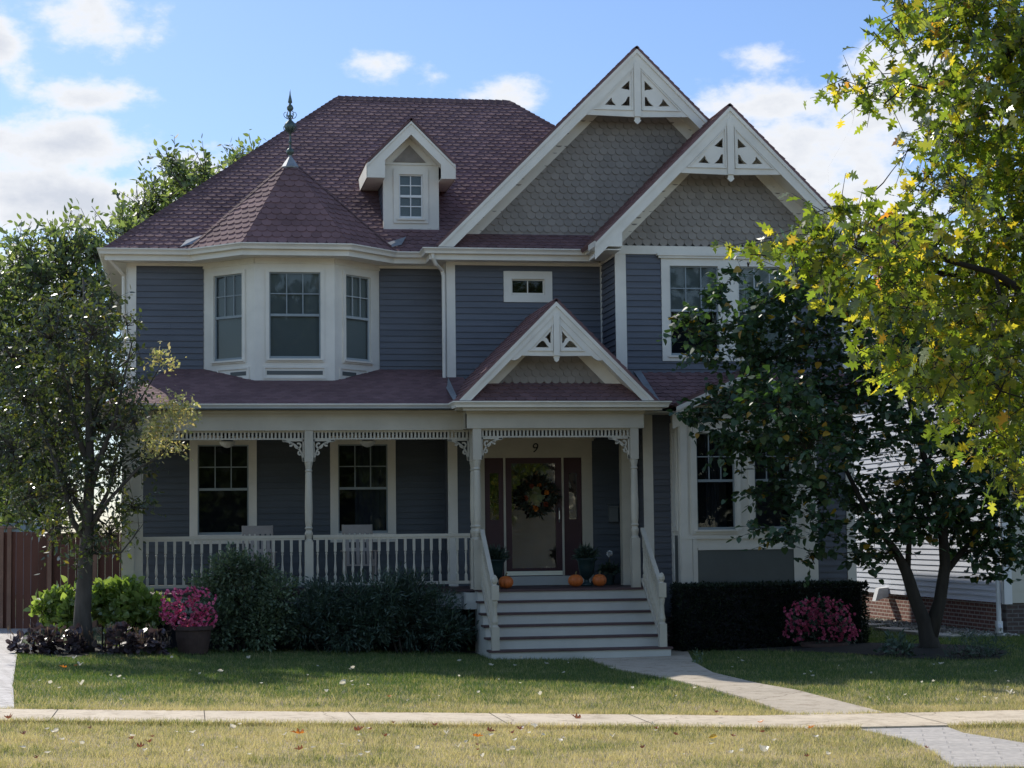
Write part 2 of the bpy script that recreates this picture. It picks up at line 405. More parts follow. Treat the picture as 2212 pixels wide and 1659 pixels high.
ex = [[(p[0], p[1]+(.05 if i > 1 else -.04)) for i, p in enumerate(swp)], shrink(WALK, .985), shrink(APR, .98), shrink(BRP, .99), shrink(BED1, .995), shrink(BED2, .995)]
B1 = blades(330000, -4, 14, 14.5, 21.2, .015, .065, .0035, ex)
B2 = blades(420000, -6, 16, 19.8, 33.5, .02, .07, .0045, ex)
B3 = blades(60000, 9, 17, 31, 42, .02, .07, .005, ex)
o = ngons('grass', np.concatenate([B1, B2, B3]), M['blades']); o['kind'] = 'stuff'
# ragged edge clumps where the lawn meets the pavement
x = rng.uniform(-3, 11, 16000); V = []
for side in (0, 1):
    yy = np.array([swy(q)[side] for q in x])+rng.normal(.02 if side == 0 else -.03, .035, len(x))+.02*np.sin(x*3)
    k = blades(1, 0, 1, 0, 1, .03, .1, .004, []); n = len(x)
    z = np.array([gz(a, b) for a, b in zip(x, yy)]); a = rng.uniform(0, 6.28, n); h = rng.uniform(.03, .085, n)
    Q = np.zeros((n, 3, 3)); Q[:, 0] = np.stack([x-np.cos(a)*.004, yy-np.sin(a)*.004, z], 1); Q[:, 1] = np.stack([x+np.cos(a)*.004, yy+np.sin(a)*.004, z], 1)
    Q[:, 2] = np.stack([x+rng.normal(0, .5, n)*h, yy+rng.normal(0, .6, n)*h, z+h], 1); V.append(Q)
    if side == 0: pass
Q = np.concatenate(V); ok = ~inpoly(Q[:, 0, 0], Q[:, 0, 1], WALK) & ~inpoly(Q[:, 0, 0], Q[:, 0, 1], APR) & ~inpoly(Q[:, 0, 0], Q[:, 0, 1], BRP)
o = ngons('lawn_edge_grass', Q[ok], M['blades']); o['kind'] = 'stuff'
# ---------------------------------------------------------------- the house
YW, YM, YG, YP = 34.7, 34.14, 32.95, 31.8     # main wall, middle wall, right wing wall, portico front
EZ = 7.05                                      # eave
house = empty('house', (5, 34, 0), 'two storey blue grey house with cream trim, maroon shingle roof, bay turret and scalloped gables', 'house')
def P_(mb, name, mat, smooth=False, label=None, kind=None, parent=None): return mb.build(name, mat, parent or house, smooth, label, kind)

def clip(poly, cl):
    """Sutherland-Hodgman, cl convex ccw"""
    out = poly
    for i in range(len(cl)):
        a = cl[i]; b = cl[(i+1) % len(cl)]; inp = out; out = []
        if not inp: return []
        def side(p): return (b[0]-a[0])*(p[1]-a[1])-(b[1]-a[1])*(p[0]-a[0])
        for j in range(len(inp)):
            p = inp[j]; q = inp[(j+1) % len(inp)]; sp, sq = side(p), side(q)
            if sp >= 0: out.append(p)
            if (sp >= 0) != (sq >= 0):
                t = sp/(sp-sq); out.append((p[0]+(q[0]-p[0])*t, p[1]+(q[1]-p[1])*t))
    return out
def facet(mb, poly, expo, width, shape='scallop', t=.02, base=True, jit=.15, thick=0.):
    poly = [Vector(p) for p in poly]
    n = Vector((0, 0, 0))
    for i in range(len(poly)): n += (poly[i]-poly[0]).cross(poly[(i+1) % len(poly)]-poly[0])
    n.normalize()
    if n.z < -1e-6 or (abs(n.z) < 1e-6 and n.y > 0): n = -n
    u = Vector((0, 0, 1)).cross(n)
    u = u.normalized(); v = n.cross(u).normalized()
    if v.z < 0: v = -v; u = -u
    if u.cross(v).dot(n) < 0: u = -u
    o = poly[0]; P2 = [((p-o).dot(u), (p-o).dot(v)) for p in poly]
    ar = sum(P2[i][0]*P2[(i+1) % len(P2)][1]-P2[(i+1) % len(P2)][0]*P2[i][1] for i in range(len(P2)))
    if ar < 0: P2 = P2[::-1]
    def W(a, b, h): return o+u*a+v*b+n*h
    if base:
        ring = [W(a, b, 0.) for a, b in P2]; low = [q-n*max(thick, .01) for q in ring]; mb.hexa(low, ring)
    us = [p[0] for p in P2]; vs = [p[1] for p in P2]
    r = 0; y = min(vs)
    while y < max(vs):
        x = min(us)-width+(width/2 if r % 2 else 0)
        while x < max(us)+width:
            w = width*.5*.985; e = expo; jx = random.uniform(-1, 1)*.01*width; dt = 1+random.uniform(-jit, jit)
            if shape == 'scallop':
                pts = [(-w, e*.42), (-w*.82, e*.16), (-w*.45, 0), (w*.45, 0), (w*.82, e*.16), (w, e*.42), (w, e*1.45), (-w, e*1.45)]
            elif shape == 'fish':
                pts = [(-w*math.cos(a), e*.55-e*.55*math.sin(a)) for a in [i*math.pi/8 for i in range(9)]]+[(w, e*1.45), (-w, e*1.45)]
            pts = [(x+jx+a, y+b) for a, b in pts]
            c = clip(pts, P2)
            if len(c) >= 3:
                top = [W(a, b, t*dt*max(.06, 1-(b-y)/(1.5*e))+.001) for a, b in c]
                bot = [W(a, b, -.002) for a, b in c]
                k = len(c); fs = [tuple(range(k))]
                for i in range(k):
                    j = (i+1) % k
                    if c[i][1] < y+e*.6 or c[j][1] < y+e*.6: fs.append((i, k+i, k+j, j))
                mb.add(top+bot, fs)
            x += width
        y += expo; r += 1
    return mb
def siding(mb, L, s0, s1, z0, z1, holes=(), e=.11, t=.026):
    z = z0
    while z < z1-.005:
        zt = min(z+e, z1)
        iv = [(s0, s1)]
        for a, b, c, d in holes:
            if c < zt-.01 and d > z+.01:
                nv = []
                for p, q in iv:
                    if b <= p or a >= q: nv.append((p, q))
                    else:
                        if a > p: nv.append((p, a))
                        if b < q: nv.append((b, q))
                iv = nv
        jn = []
        for p, q in iv:
            k = (p*7.3+z*13.7) % 3.4+.5
            while p+k < q-.4: jn.append((p, p+k-.002)); p = p+k+.002; k = 3.4
            jn.append((p, q))
        for p, q in jn:
            mb.add([L.p(p, t, z), L.p(q, t, z), L.p(q, .003, zt+.012), L.p(p, .003, zt+.012), L.p(p, 0, z), L.p(q, 0, z)], [(0, 1, 2, 3), (4, 5, 1, 0)])
        z = zt
def backing(mb, L, s0, s1, z0, z1, holes=(), th=.06):
    """the wall behind the siding with real openings"""
    ss = sorted(set([s0, s1]+[v for h in holes for v in h[:2]])); zs = sorted(set([z0, z1]+[v for h in holes for v in h[2:]]))
    for i in range(len(ss)-1):
        for j in range(len(zs)-1):
            cs, cz = (ss[i]+ss[i+1])/2, (zs[j]+zs[j+1])/2
            if any(a < cs < b and c < cz < d for a, b, c, d in holes): continue
            L.box(mb, ss[i], ss[i+1], -th, 0, zs[j], zs[j+1])
def window(L, s0, s1, z0, z1, cols=3, rows=2, split=.5, trim=(.10, .10, .10), shade=None, sash='sash', lower=None, sill=True, label=None, trimd=.035, room=True, upshade=None, header=False):
    """opening s0..s1, z0..z1; trim=(sides, top, bottom)"""
    f = MB(); w = .035; d0, d1 = -.05, -.01
    zm = z0+(z1-z0)*split if split else None
    L.box(f, s0, s0+w, d0, d1, z0, z1); L.box(f, s1-w, s1, d0, d1, z0, z1)
    L.box(f, s0+w, s1-w, d0, d1, z1-w, z1); L.box(f, s0+w, s1-w, d0, d1, z0, z0+w*1.2)
    if zm: L.box(f, s0+w, s1-w, d0-.01, d1+.008, zm-.022, zm+.022)
    zb = zm+.022 if zm else z0+w
    m = .009
    for i in range(1, cols):
        s = s0+w+(s1-s0-2*w)*i/cols; L.box(f, s-m, s+m, d0+.012, d1-.004, zb, z1-w)
    for j in range(1, rows):
        z = zb+(z1-w-zb)*j/rows; L.box(f, s0+w, s1-w, d0+.014, d1-.006, z-m, z+m)
    wo = P_(f, 'window', M[sash], label=label)
    g = MB(); g.add([L.p(s0+.01, -.03, z0+.01), L.p(s1-.01, -.03, z0+.01), L.p(s1-.01, -.03, z1-.01), L.p(s0+.01, -.03, z1-.01)], [(0, 1, 2, 3)])
    g.build('pane', M['glass'], wo)
    if trim:
        t = MB(); a, b, c = trim
        L.box(t, s0-a, s0, -.05, trimd, z0-c, z1+b); L.box(t, s1, s1+a, -.05, trimd, z0-c, z1+b)
        L.box(t, s0, s1, -.05, trimd-.003, z1, z1+b); L.box(t, s0, s1, -.05, trimd-.003, z0-c, z0)
        if sill: L.box(t, s0-.03, s1+.03, trimd-.003, trimd+.03, z0-.035, z0-.003)
        # inner stop moulding
        L.box(t, s0, s0+.012, -.05, trimd+.006, z0, z1); L.box(t, s1-.012, s1, -.05, trimd+.006, z0, z1); L.box(t, s0+.012, s1-.012, -.05, trimd+.006, z1-.012, z1)
        if header:
            L.box(t, s0-a-.03, s1+a+.03, -.02, trimd+.04, z1+b, z1+b+.04); L.box(t, s0-a-.06, s1+a+.06, -.02, trimd+.07, z1+b+.04, z1+b+.075)
        t.build('trim', M['trim'], wo)
    r = MB()
    if shade:
        r.add([L.p(s0, -.075, (zm if upshade and zm else z0)), L.p(s1, -.075, (zm if upshade and zm else z0)), L.p(s1, -.075, z1), L.p(s0, -.075, z1)], [(0, 1, 2, 3)])
        r.build('window_shade', M[shade], wo); r = MB()
    if lower:
        k = 14; q = []
        for i in range(k+1):
            s = s0+(s1-s0)*lower[0]+(s1-s0)*(lower[1]-lower[0])*i/k; q.append((s, -.12+.02*math.sin(i*1.9)))
        r.add([L.p(s, d, z0) for s, d in q]+[L.p(s, d, z1) for s, d in q], [(i, i+1, k+2+i, k+1+i) for i in range(k)])
        r.build('curtain', M['curtain'], wo); r = MB()
    if not shade or upshade:
        D = -.6
        a = [L.p(s0, -.06, z0), L.p(s1, -.06, z0), L.p(s1, -.06, z1), L.p(s0, -.06, z1)]; b = [L.p(s0, D, z0), L.p(s1, D, z0), L.p(s1, D, z1), L.p(s0, D, z1)]
        r.add(a+b, [(4, 5, 6, 7), (0, 1, 5, 4), (1, 2, 6, 5), (2, 3, 7, 6), (3, 0, 4, 7)])
        r.build('window_recess', M['dark'], wo)
    return wo
FR = lambda y: Loc((0, y), (1, 0))        # front wall frame: s == x, d == towards the street
def H(px0, px1, py0, py1, Y):
    """pixel rect to (x0,x1,z0,z1) on the plane"""
    ym = (py0+py1)/2; xm = (px0+px1)/2
    return X(px0, ym, Y), X(px1, ym, Y), Z(xm, py1, Y), Z(xm, py0, Y)

# --- wall corners ----------------------------------------------------
xl = X(277, 600, YW); xm0 = 4.56; xm1 = 7.38; xr = 11.62; xg0 = xm1
LW, LM, LG = FR(YW), FR(YM), FR(YG)
# ground floor windows on the porch
w1 = H(425.5, 538.5, 959.5, 1155, YW); w2 = H(729, 839, 959.5, 1157, YW)
w2 = (w2[0], w2[1], w1[2], w1[3])
bx0, bx1 = .27, 3.40; by = 33.85; bl = .27+.87; br = 3.40-.87
floorz = 1.10
pr_top = 4.98
mb = MB(); backing(mb, LW, xl, xm0+.1, floorz, pr_top+.1, [w1, w2]); backing(mb, LW, xl, bx0, pr_top+.1, EZ); backing(mb, LW, bx1, xm0+.1, pr_top+.1, EZ)
backing(mb, LW, bx0, bx1, pr_top+.1, EZ)
siding(mb, LW, xl+.14, bx0, 4.6, 6.87); siding(mb, LW, bx1, xm0, 4.6, 6.87)
P_(mb, 'wall', M['siding'])
mb = MB(); siding(mb, LW, xl+.1, xm0, floorz, 4.25, [w1, w2]); P_(mb, 'wall_siding', M['siding_shaded'])
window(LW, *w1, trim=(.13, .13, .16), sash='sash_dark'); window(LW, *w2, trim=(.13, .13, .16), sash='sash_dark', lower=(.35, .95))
# left side wall and back
LS = Loc((xl, 44), (0, -1)); mb = MB(); backing(mb, LS, 0, 44-YW, floorz, EZ); siding(mb, LS, 0, 44-YW-.1, floorz, 6.87)
P_(mb, 'wall', M['siding'])
mb = MB(); mb.box(xl, xr, 44, 44.1, 0, EZ); mb.box(xr-.06, xr-.002, YG+.1, 44, .5, EZ); P_(mb, 'back_wall', M['siding'])
# middle section ------------------------------------------------------
ws = H(1103, 1177, 602, 637.5, YM)
dr = H(1092.6, 1214, 983, 1252, YM); dr = (dr[0], dr[1], 1.26, 3.40)
sl = (X(1047, 1100, YM), X(1088, 1100, YM), 1.26, 3.36); sr = (X(1218, 1100, YM), X(1257, 1100, YM), 1.26, 3.36)
mb = MB(); backing(mb, LM, xm0, xm1, floorz, EZ, [ws, (sl[0], sr[1], 1.26, 3.40)])
siding(mb, LM, xm0+.12, xm1, 4.4, 6.87, [ws]); 
mb.box(xm0+.003, xm0+.06, YM+.06, YW, floorz, EZ)
P_(mb, 'wall', M['siding'])
mb = MB(); siding(mb, LM, xm0+.12, xm1+.4, floorz, 4.25, [(sl[0]-.2, sr[1]+.15, 0, 3.7)]); P_(mb, 'wall_siding', M['siding_shaded'])
window(LM, *ws, cols=2, rows=1, split=None, trim=(.13, .13, .13), sill=False, sash='trim', lower=None, label='small two pane window above the entrance gable')
# right wing upper ----------------------------------------------------
wy = H(1445.6, 1552.8, 573.6, 768, YG); wy2 = H(1593.7, 1701, 573.6, 768, YG); wy2 = (wy2[0], wy2[1], wy[2], wy[3])
mb = MB(); backing(mb, LG, xg0, xr, 4.0, EZ+.05, [wy, wy2]); siding(mb, LG, xg0+.14, xr-.13, 4.3, 6.87, [wy, wy2])
LSg = Loc((xg0, YM), (0, -1)); backing(mb, LSg, 0, YM-YG, 4.0, EZ); siding(mb, LSg, 0, YM-YG-.02, 4.4, 6.87)
P_(mb, 'wall', M['siding'])
zc = (wy[2], wy[3])
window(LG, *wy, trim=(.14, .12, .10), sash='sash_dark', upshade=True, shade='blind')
window(LG, *wy2, trim=(.14, .12, .10), shade='blind_light', label='upper window with pale shade drawn behind the tree')
mb = MB(); LG.box(mb, wy[1]+.14, wy2[0]-.14, 0, .034, wy[2]-.1, wy[3]+.12)
LG.box(mb, wy[0]-.19, wy2[1]+.19, 0, .075, wy[3]+.12, wy[3]+.16); LG.box(mb, wy[0]-.22, wy2[1]+.22, 0, .10, wy[3]+.16, wy[3]+.205)
P_(mb, 'window_header', M['trim'])
# right wing ground floor ---------------------------------------------
xw0 = X(1393, 1100, YG); xb0 = X(1470, 1100, 32.35); xb1 = X(1765, 1100, 32.35); YB = 32.35
LB = FR(YB)
mb = MB(); backing(mb, LG, xw0, xr, .55, 4.05); siding(mb, LG, xw0+.12, xr-.12, .62, 4.1)
LSw = Loc((xw0, YW), (0, -1)); backing(mb, LSw, 0, YW-YG, .55, 4.05); siding(mb, LSw, 0, YW-YG-.02, floorz, 4.1)
P_(mb, 'wall', M['siding'])
wb1 = H(1502.6, 1588, 933, 1144, YB); wb2 = H(1627.5, 1711, 933, 1144, YB); wb2 = (wb2[0], wb2[1], wb1[2], wb1[3]); pnl = H(1508, 1715, 1182, 1268, YB)
mb = MB(); backing(mb, LB, xb0, xb1, .62, 4.05, [wb1, wb2]); 
LBs = Loc((xb0, YG), (0, -1)); nw = (.19, .41, wb1[2]+.05, wb1[3]+.02); backing(mb, LBs, 0, YG-YB-.061, .62, 4.05, [nw]); mb.box(xb1-.06, xb1-.001, YB+.061, YG, .62, 4.05)
P_(mb, 'bay_wall', M['trim'])
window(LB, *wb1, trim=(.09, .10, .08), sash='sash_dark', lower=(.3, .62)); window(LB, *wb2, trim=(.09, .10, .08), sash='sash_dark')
window(LBs, *nw, cols=1, rows=2, trim=(.07, .08, .07), sash='sash_dark', sill=False)
mb = MB(); LB.box(mb, pnl[0], pnl[1], 0, .012, .8, pnl[3]); P_(mb, 'bay_panel', M['panel'])
mb = MB(); LBs.box(mb, .2, .4, 0, .01, .85, 1.95); P_(mb, 'side_panel', M['panel'])
mb = MB()
for s0, s1 in ((xb0, xb0+.20), (xb0+.20, pnl[0]-.0), (pnl[1], xb1)):
    LB.box(mb, s0, s1-.008, 0, .022, .66, wb1[2]-.16); 
LB.box(mb, xb0-.01, xb1+.01, .0, .03, wb1[2]-.16, wb1[2]-.09); LB.box(mb, pnl[0], pnl[1], .012, .03, pnl[3]-.04, pnl[3])
LB.box(mb, xb0-.02, xb1+.02, 0, .028, wb1[3]+.11, 4.05)
LB.box(mb, xb0, xb0+.13, 0, .03, wb1[2]-.09, wb1[3]+.11); LB.box(mb, xb1-.22, xb1, 0, .03, wb1[2]-.09, wb1[3]+.11)
LBs.box(mb, .0, .14, 0, .02, .66, 3.9); LBs.box(mb, .46, .6, 0, .02, .66, 3.9)
LBs.box(mb, -.01, .63, 0, .05, .50, .64); LB.box(mb, xb0-.05, xb1+.03, 0, .04, .50, .66)
P_(mb, 'bay_trim', M['trim'])
# foundations
mb = MB(); mb.box(xw0, xr, YG+.02, YG+.3, -.4, .55); mb.box(xb0+.02, xb1-.02, YB+.03, YG+.02, -.4, .62); mb.box(xl, xw0, YW, YW+.2, -.3, floorz-.01); mb.box(xw0+.02, xw0+.3, YG+.3, YW, -.4, .55)
P_(mb, 'foundation', M['brick_front'])
mb = MB(); mb.box(xr-.3, xr-.01, YG+.3, 44, -.4, .5); P_(mb, 'foundation', M['brick_side'])
# corner boards and friezes -------------------------------------------
mb = MB(); LW.box(mb, xl-.02, xl+.14, 0, .03, 4.5, 6.87); LS.box(mb, 44-YW-.14, 44-YW+.03, 0, .03, 4.5, 6.87); P_(mb, 'corner_board', M['trim'])
mb = MB(); LM.box(mb, xm0-.02, xm0+.14, 0, .03, 4.4, 6.87); mb.box(xm0-.02, xm0+.003, YM, YW-.02, 4.6, 6.87); P_(mb, 'corner_board', M['trim'])
mb = MB(); LM.box(mb, xm0-.02, xm0+.15, 0, .03, floorz, 4.2); P_(mb, 'corner_board', M['trim'])
mb = MB(); LG.box(mb, xg0-.022, xg0+.17, 0, .03, 4.35, 6.87); P_(mb, 'corner_board', M['trim'])
mb = MB(); LG.box(mb, xr-.15, xr+.01, 0, .03, .6, 6.87); P_(mb, 'corner_board', M['trim'])
mb = MB(); LG.box(mb, xw0-.02, xw0+.15, 0, .03, .6, 4.1); P_(mb, 'corner_board', M['trim'])
mb = MB(); mb.box(xg0-.035, xg0-.003, YM-.06, YM-.02, 4.6, 6.87); P_(mb, 'corner_bead', M['trim'])
mb = MB(); LW.box(mb, xl-.02, bx0, 0, .032, 6.81, EZ); LW.box(mb, bx1, xm0, 0, .032, 6.81, EZ); LM.box(mb, xm0-.02, xg0, 0, .032, 6.81, EZ)
LG.box(mb, xg0-.02, xr, 0, .045, 6.87, 7.02); LSg.box(mb, 0, YM-YG, 0, .03, 6.83, EZ); LS.box(mb, 0, 44-YW, 0, .03, 6.83, EZ)
P_(mb, 'frieze_board', M['trim'])

# --- bay turret --------------------------------------------------------
BL = [(bx0, YW), (bl, by), (br, by), (bx1, YW)]
zb = 4.60
f1 = Loc(BL[0], (BL[1][0]-BL[0][0], BL[1][1]-BL[0][1])); f2 = Loc(BL[1], (1, 0)); f3 = Loc(BL[2], (BL[3][0]-BL[2][0], BL[3][1]-BL[2][1]))
ln = math.hypot(.87, YW-by); fl = br-bl
zw0, zw1 = Z(637, 774.4, by), Z(637, 586.7, by)
c1 = (.155, .84, zw0-.05, zw1+.0); 
h2 = (X(580, 680, by)-bl, X(693.8, 680, by)-bl, zw0, zw1); h3 = (ln-.84, ln-.155, zw0-.05, zw1)
h1 = (.26, .96, zw0, zw1); h3 = (ln-.96, ln-.26, zw0, zw1)
for L, hh, l, sh in ((f1, h1, ln, 'blind'), (f2, h2, fl, 'blind'), (f3, h3, ln, 'blind_light')):
    mb = MB(); backing(mb, L, 0, l, zb-.1, EZ, [hh])
    L.box(mb, 0, l, 0, .02, zw1+.14, EZ)      # frieze
    P_(mb, 'bay_wall', M['trim'])
    window(L, *hh, trim=(.05, .05, .06), trimd=.03, shade=sh if L is not f1 else 'blind', sash='sash' if L is f3 else 'sash_dark')
mb = MB()
for L, l in ((f1, ln), (f2, fl), (f3, ln)):
    a, b = (.15, l-.15) if L is f2 else ((.35, l-.12) if L is f1 else (.12, l-.35))
    zz0, zz1 = 4.775, 4.93
    pts = None
    L.box(mb, a, b, 0, .022, zz1, zz1+.03); L.box(mb, a, b, 0, .022, zz0-.03, zz0)
    L.box(mb, a, a+.03, 0, .022, zz0, zz1); L.box(mb, b-.03, b, 0, .022, zz0, zz1)
P_(mb, 'bay_panel_moulding', M['trim'])
mb = MB()
for L, l in ((f1, ln), (f2, fl), (f3, ln)):
    a, b = (.21, l-.21) if L is f2 else ((.65, l-.2) if L is f1 else (.2, l-.65))
    L.box(mb, a, b, 0, .006, 4.815, 4.885)
P_(mb, 'bay_vent_slot', M['panel'])

# --- plates with cut-outs, sweeps ----------------------------------------
def plate(name, outer, holes, y0, y1, mat, parent):
    """flat board in the x,z plane with cut-outs between y0 and y1"""
    cu = bpy.data.curves.new(name, 'CURVE'); cu.dimensions = '2D'; cu.fill_mode = 'BOTH'; cu.extrude = abs(y1-y0)/2
    for pts in [outer]+holes:
        s = cu.splines.new('POLY'); s.points.add(len(pts)-1); s.use_cyclic_u = True
        for p, q in zip(s.points, pts): p.co = (q[0], q[1], 0, 1)
    ob = bpy.data.objects.new(name, cu); col.objects.link(ob)
    dg = bpy.context.evaluated_depsgraph_get(); me = bpy.data.meshes.new_from_object(ob.evaluated_get(dg)); bpy.data.objects.remove(ob)
    me.transform(Matrix(((1, 0, 0, 0), (0, 0, -1, (y0+y1)/2), (0, 1, 0, 0), (0, 0, 0, 1))))
    me.materials.clear(); me.name = name
    return link(name, me, mat, parent)
def sweep(mb, path, prof, closed=False):
    """profile (out, z) along a plan path, outward to the right of travel"""
    n = len(path); pts = []
    for i, p in enumerate(path):
        p = Vector(p[:2]); z = path[i][2]
        d0 = (p-Vector(path[i-1][:2])).normalized() if i > 0 else None
        d1 = (Vector(path[i+1][:2])-p).normalized() if i < n-1 else None
        if d0 is None: d0 = d1
        if d1 is None: d1 = d0
        n0 = Vector((d0.y, -d0.x)); n1 = Vector((d1.y, -d1.x)); m = (n0+n1); m = m/max(.3, m.length_squared)*2
        pts.append([(p.x+m.x*o, p.y+m.y*o, z+h) for o, h in prof])
    k = len(prof)
    mb.add([q for r in pts for q in r], [(i*k+j, (i+1)*k+j, (i+1)*k+(j+1) % k, i*k+(j+1) % k) for i in range(n-1) for j in range(k)]+[tuple(range(k)), tuple((n-1)*k+j for j in range(k))[::-1]])
GUT = [(-.02, -.10), (.075, -.10), (.085, -.06), (.105, -.035), (.125, -.02), (.125, 0), (.105, 0), (.105, -.012), (.0, -.012), (-.02, -.012)]
FAS = [(-.03, -.20), (-.004, -.20), (-.004, -.10), (-.03, -.10)]
EYW = YW-.42
gl = -1.44; jx = 4.19; gx2 = xg0-.32
mainpath = [(gl, 44.2, EZ), (gl, EYW, EZ), (.05, EYW, EZ), (.92, 33.42, EZ), (2.75, 33.42, EZ), (3.62, EYW, EZ), (jx, EYW, EZ), (jx, YM-.42, EZ), (gx2, YM-.42, EZ), (gx2, 32.42, EZ)]
mb = MB(); sweep(mb, mainpath, GUT); P_(mb, 'gutter', M['trim'])
mb = MB(); sweep(mb, mainpath, FAS)
P_(mb, 'fascia', M['trim'])
# soffits
mb = MB(); zs = EZ-.19
plan = [(p[0], p[1]) for p in mainpath[1:-1]]
def slab(mb, pl, z0, z1): mb.hexa([(a, b, z0) for a, b in pl], [(a, b, z1) for a, b in pl])
slab(mb, [(gl+.03, EYW+.03), (.06, EYW+.03), (bx0, YW-.033), (xl, YW-.033)], zs, zs+.02)
slab(mb, [(gl+.03, EYW+.03), (xl-.033, YW), (xl-.033, 44.2), (gl+.03, 44.2)], zs, zs+.02)
slab(mb, [(.06, EYW+.03), (.94, 33.45), (bl, by-.02), (bx0, YW-.02)], zs+.001, zs+.021); slab(mb, [(.94, 33.45), (2.73, 33.45), (br, by-.02), (bl, by-.02)], zs, zs+.02)
slab(mb, [(2.73, 33.45), (3.61, EYW+.03), (bx1, YW-.02), (br, by-.02)], zs+.001, zs+.021); slab(mb, [(3.61, EYW+.03), (jx+.03, EYW+.03), (xm0, YW-.033), (bx1, YW-.033)], zs, zs+.02)
slab(mb, [(jx+.03, YM-.39), (gx2+.03, YM-.39), (xg0, YM-.033), (xm0, YM-.033)], zs+.002, zs+.022); slab(mb, [(jx+.03, YM-.39), (xm0-.02, YM-.033), (xm0-.02, YW), (jx+.03, YW)], zs+.004, zs+.024)
slab(mb, [(gx2+.03, YM-.39), (gx2+.03, 32.42), (xg0-.03, 32.42), (xg0-.03, YM-.39)], zs+.003, zs+.023)
P_(mb, 'soffit', M['trim'])

# --- roofs -----------------------------------------------------------------
m_ = .85; hw = 4.42; rz = EZ+.03+hw*m_; e0 = EZ+.0
rx0 = gl+hw; rx1 = X(1100, 219, EYW+hw)
mb = MB()
facet(mb, [(gl, EYW, e0), (rx1+hw, EYW, e0), (rx1, EYW+hw, rz), (rx0, EYW+hw, rz)], .13, .17)
P_(mb, 'roof', M['roof'])
mb = MB()
facet(mb, [(gl, EYW+2*hw, e0), (gl, EYW, e0), (rx0, EYW+hw, rz)], .13, .17)
P_(mb, 'roof', M['roof'])
mb = MB()
mb.add([(rx1+hw, EYW, e0), (rx1+hw, EYW+2*hw, e0), (rx1, EYW+hw, rz), (gl, EYW+2*hw, e0), (rx0, EYW+hw, rz)], [(0, 1, 2), (1, 3, 4, 2)])
P_(mb, 'roof', M['roof'])
def caps(mb, a, b, w=.13, step=.14, t=.028, steep=.85):
    a = Vector(a); b = Vector(b); d = b-a; n = int(d.length/step); d.normalize(); side = Vector((d.y, -d.x, 0)).normalized() if abs(d.z) < .999 else Vector((1, 0, 0))
    upn = side.cross(d).normalized()
    if upn.z < 0: upn = -upn
    for i in range(n):
        p = a+d*(i*step); q = a+d*((i+1)*step+.03)
        dr = -.55*steep*w
        low = [p+side*w+upn*dr, p+upn*t, p-side*w+upn*dr]; hi = [q+side*w+upn*(dr-.004), q+upn*(t-.018), q-side*w+upn*(dr-.004)]
        L2 = [v-upn*.016 for v in low]
        mb.add(low+hi+L2, [(0, 1, 4, 3), (1, 2, 5, 4), (0, 6, 7, 1), (1, 7, 8, 2)])
mb = MB()
o_ = .012
caps(mb, (gl, EYW, e0+o_), (rx0, EYW+hw, rz+o_)); caps(mb, (rx0, EYW+hw, rz+o_), (rx1, EYW+hw, rz+o_), steep=1.3); caps(mb, (rx1+hw, EYW, e0+o_), (rx1, EYW+hw, rz+o_))
P_(mb, 'roof_cap', M['roof_cap'])
# turret roof
ta = Vector((1.80, 34.52, 8.74)); tb = [Vector(p) for p in [(-.10, 35.6, e0+.0), (.05-.06, EYW, e0), (.92, 33.40, e0), (2.75, 33.40, e0), (3.68, EYW, e0), (3.75, 35.6, e0)]]
mb = MB()
for i in range(5): facet(mb, [tb[i], tb[i+1], ta], .135, .17, thick=.02)
P_(mb, 'turret_roof', M['roof'])
for i in (1, 4):
    mb = MB(); caps(mb, tb[i]+Vector((0, 0, .012)), tb[i].lerp(ta, .95)+Vector((0, 0, .012)), w=.07, t=.02, steep=.5)
    P_(mb, 'roof_cap', M['roof_cap'])
mb = MB(); mb.lathe([(.165, -.215), (.17, -.19), (.03, 0), (.03, .02), (.02, .03)], ta+Vector((0, 0, .04)), 12); P_(mb, 'turret_cap', M['lead'])
fin = MB(); b0 = ta+Vector((0, 0, .03))
fin.lathe([(.035, 0), (.02, .03), (.06, .07), (.075, .11), (.05, .15), (.018, .18), (.018, .26), (.04, .28), (.018, .30), (.016, .42), (.03, .44), (.085, .50), (.115, .56), (.09, .62), (.03, .68), (.016, .72), (.05, .755), (.016, .78), (.016, .83), (.05, .86), (.062, .90), (.045, .94), (.015, .97), (.04, 1.0), (.03, 1.06), (.012, 1.14), (.003, 1.24)], b0, 14)
for k in range(6):
    a = k*math.pi/3
    for (r0, z0_, s) in ((.1, .46, 1), (.08, .70, 1)):
        pts = [(b0.x+math.cos(a)*(r0*.3+.09*math.sin(t*2.6)), b0.y+math.sin(a)*(r0*.3+.09*math.sin(t*2.6)), b0.z+z0_+.07*(1-math.cos(t*3.))*.9) for t in [i/6 for i in range(7)]]
        fin.tube(pts, .007, 4)
P_(fin, 'finial', M['metal'], smooth=True)
for (x, y) in ((.02, EYW+.03), (3.58, EYW+.03)):
    mb = MB(); mb.add([(x-.16, y-.02, e0+.05), (x+.2, y+.1, e0+.16), (x+.3, y+.26, e0+.33), (x-.05, y+.16, e0+.20)], [(0, 1, 2, 3)]); P_(mb, 'valley_flashing', M['lead'])

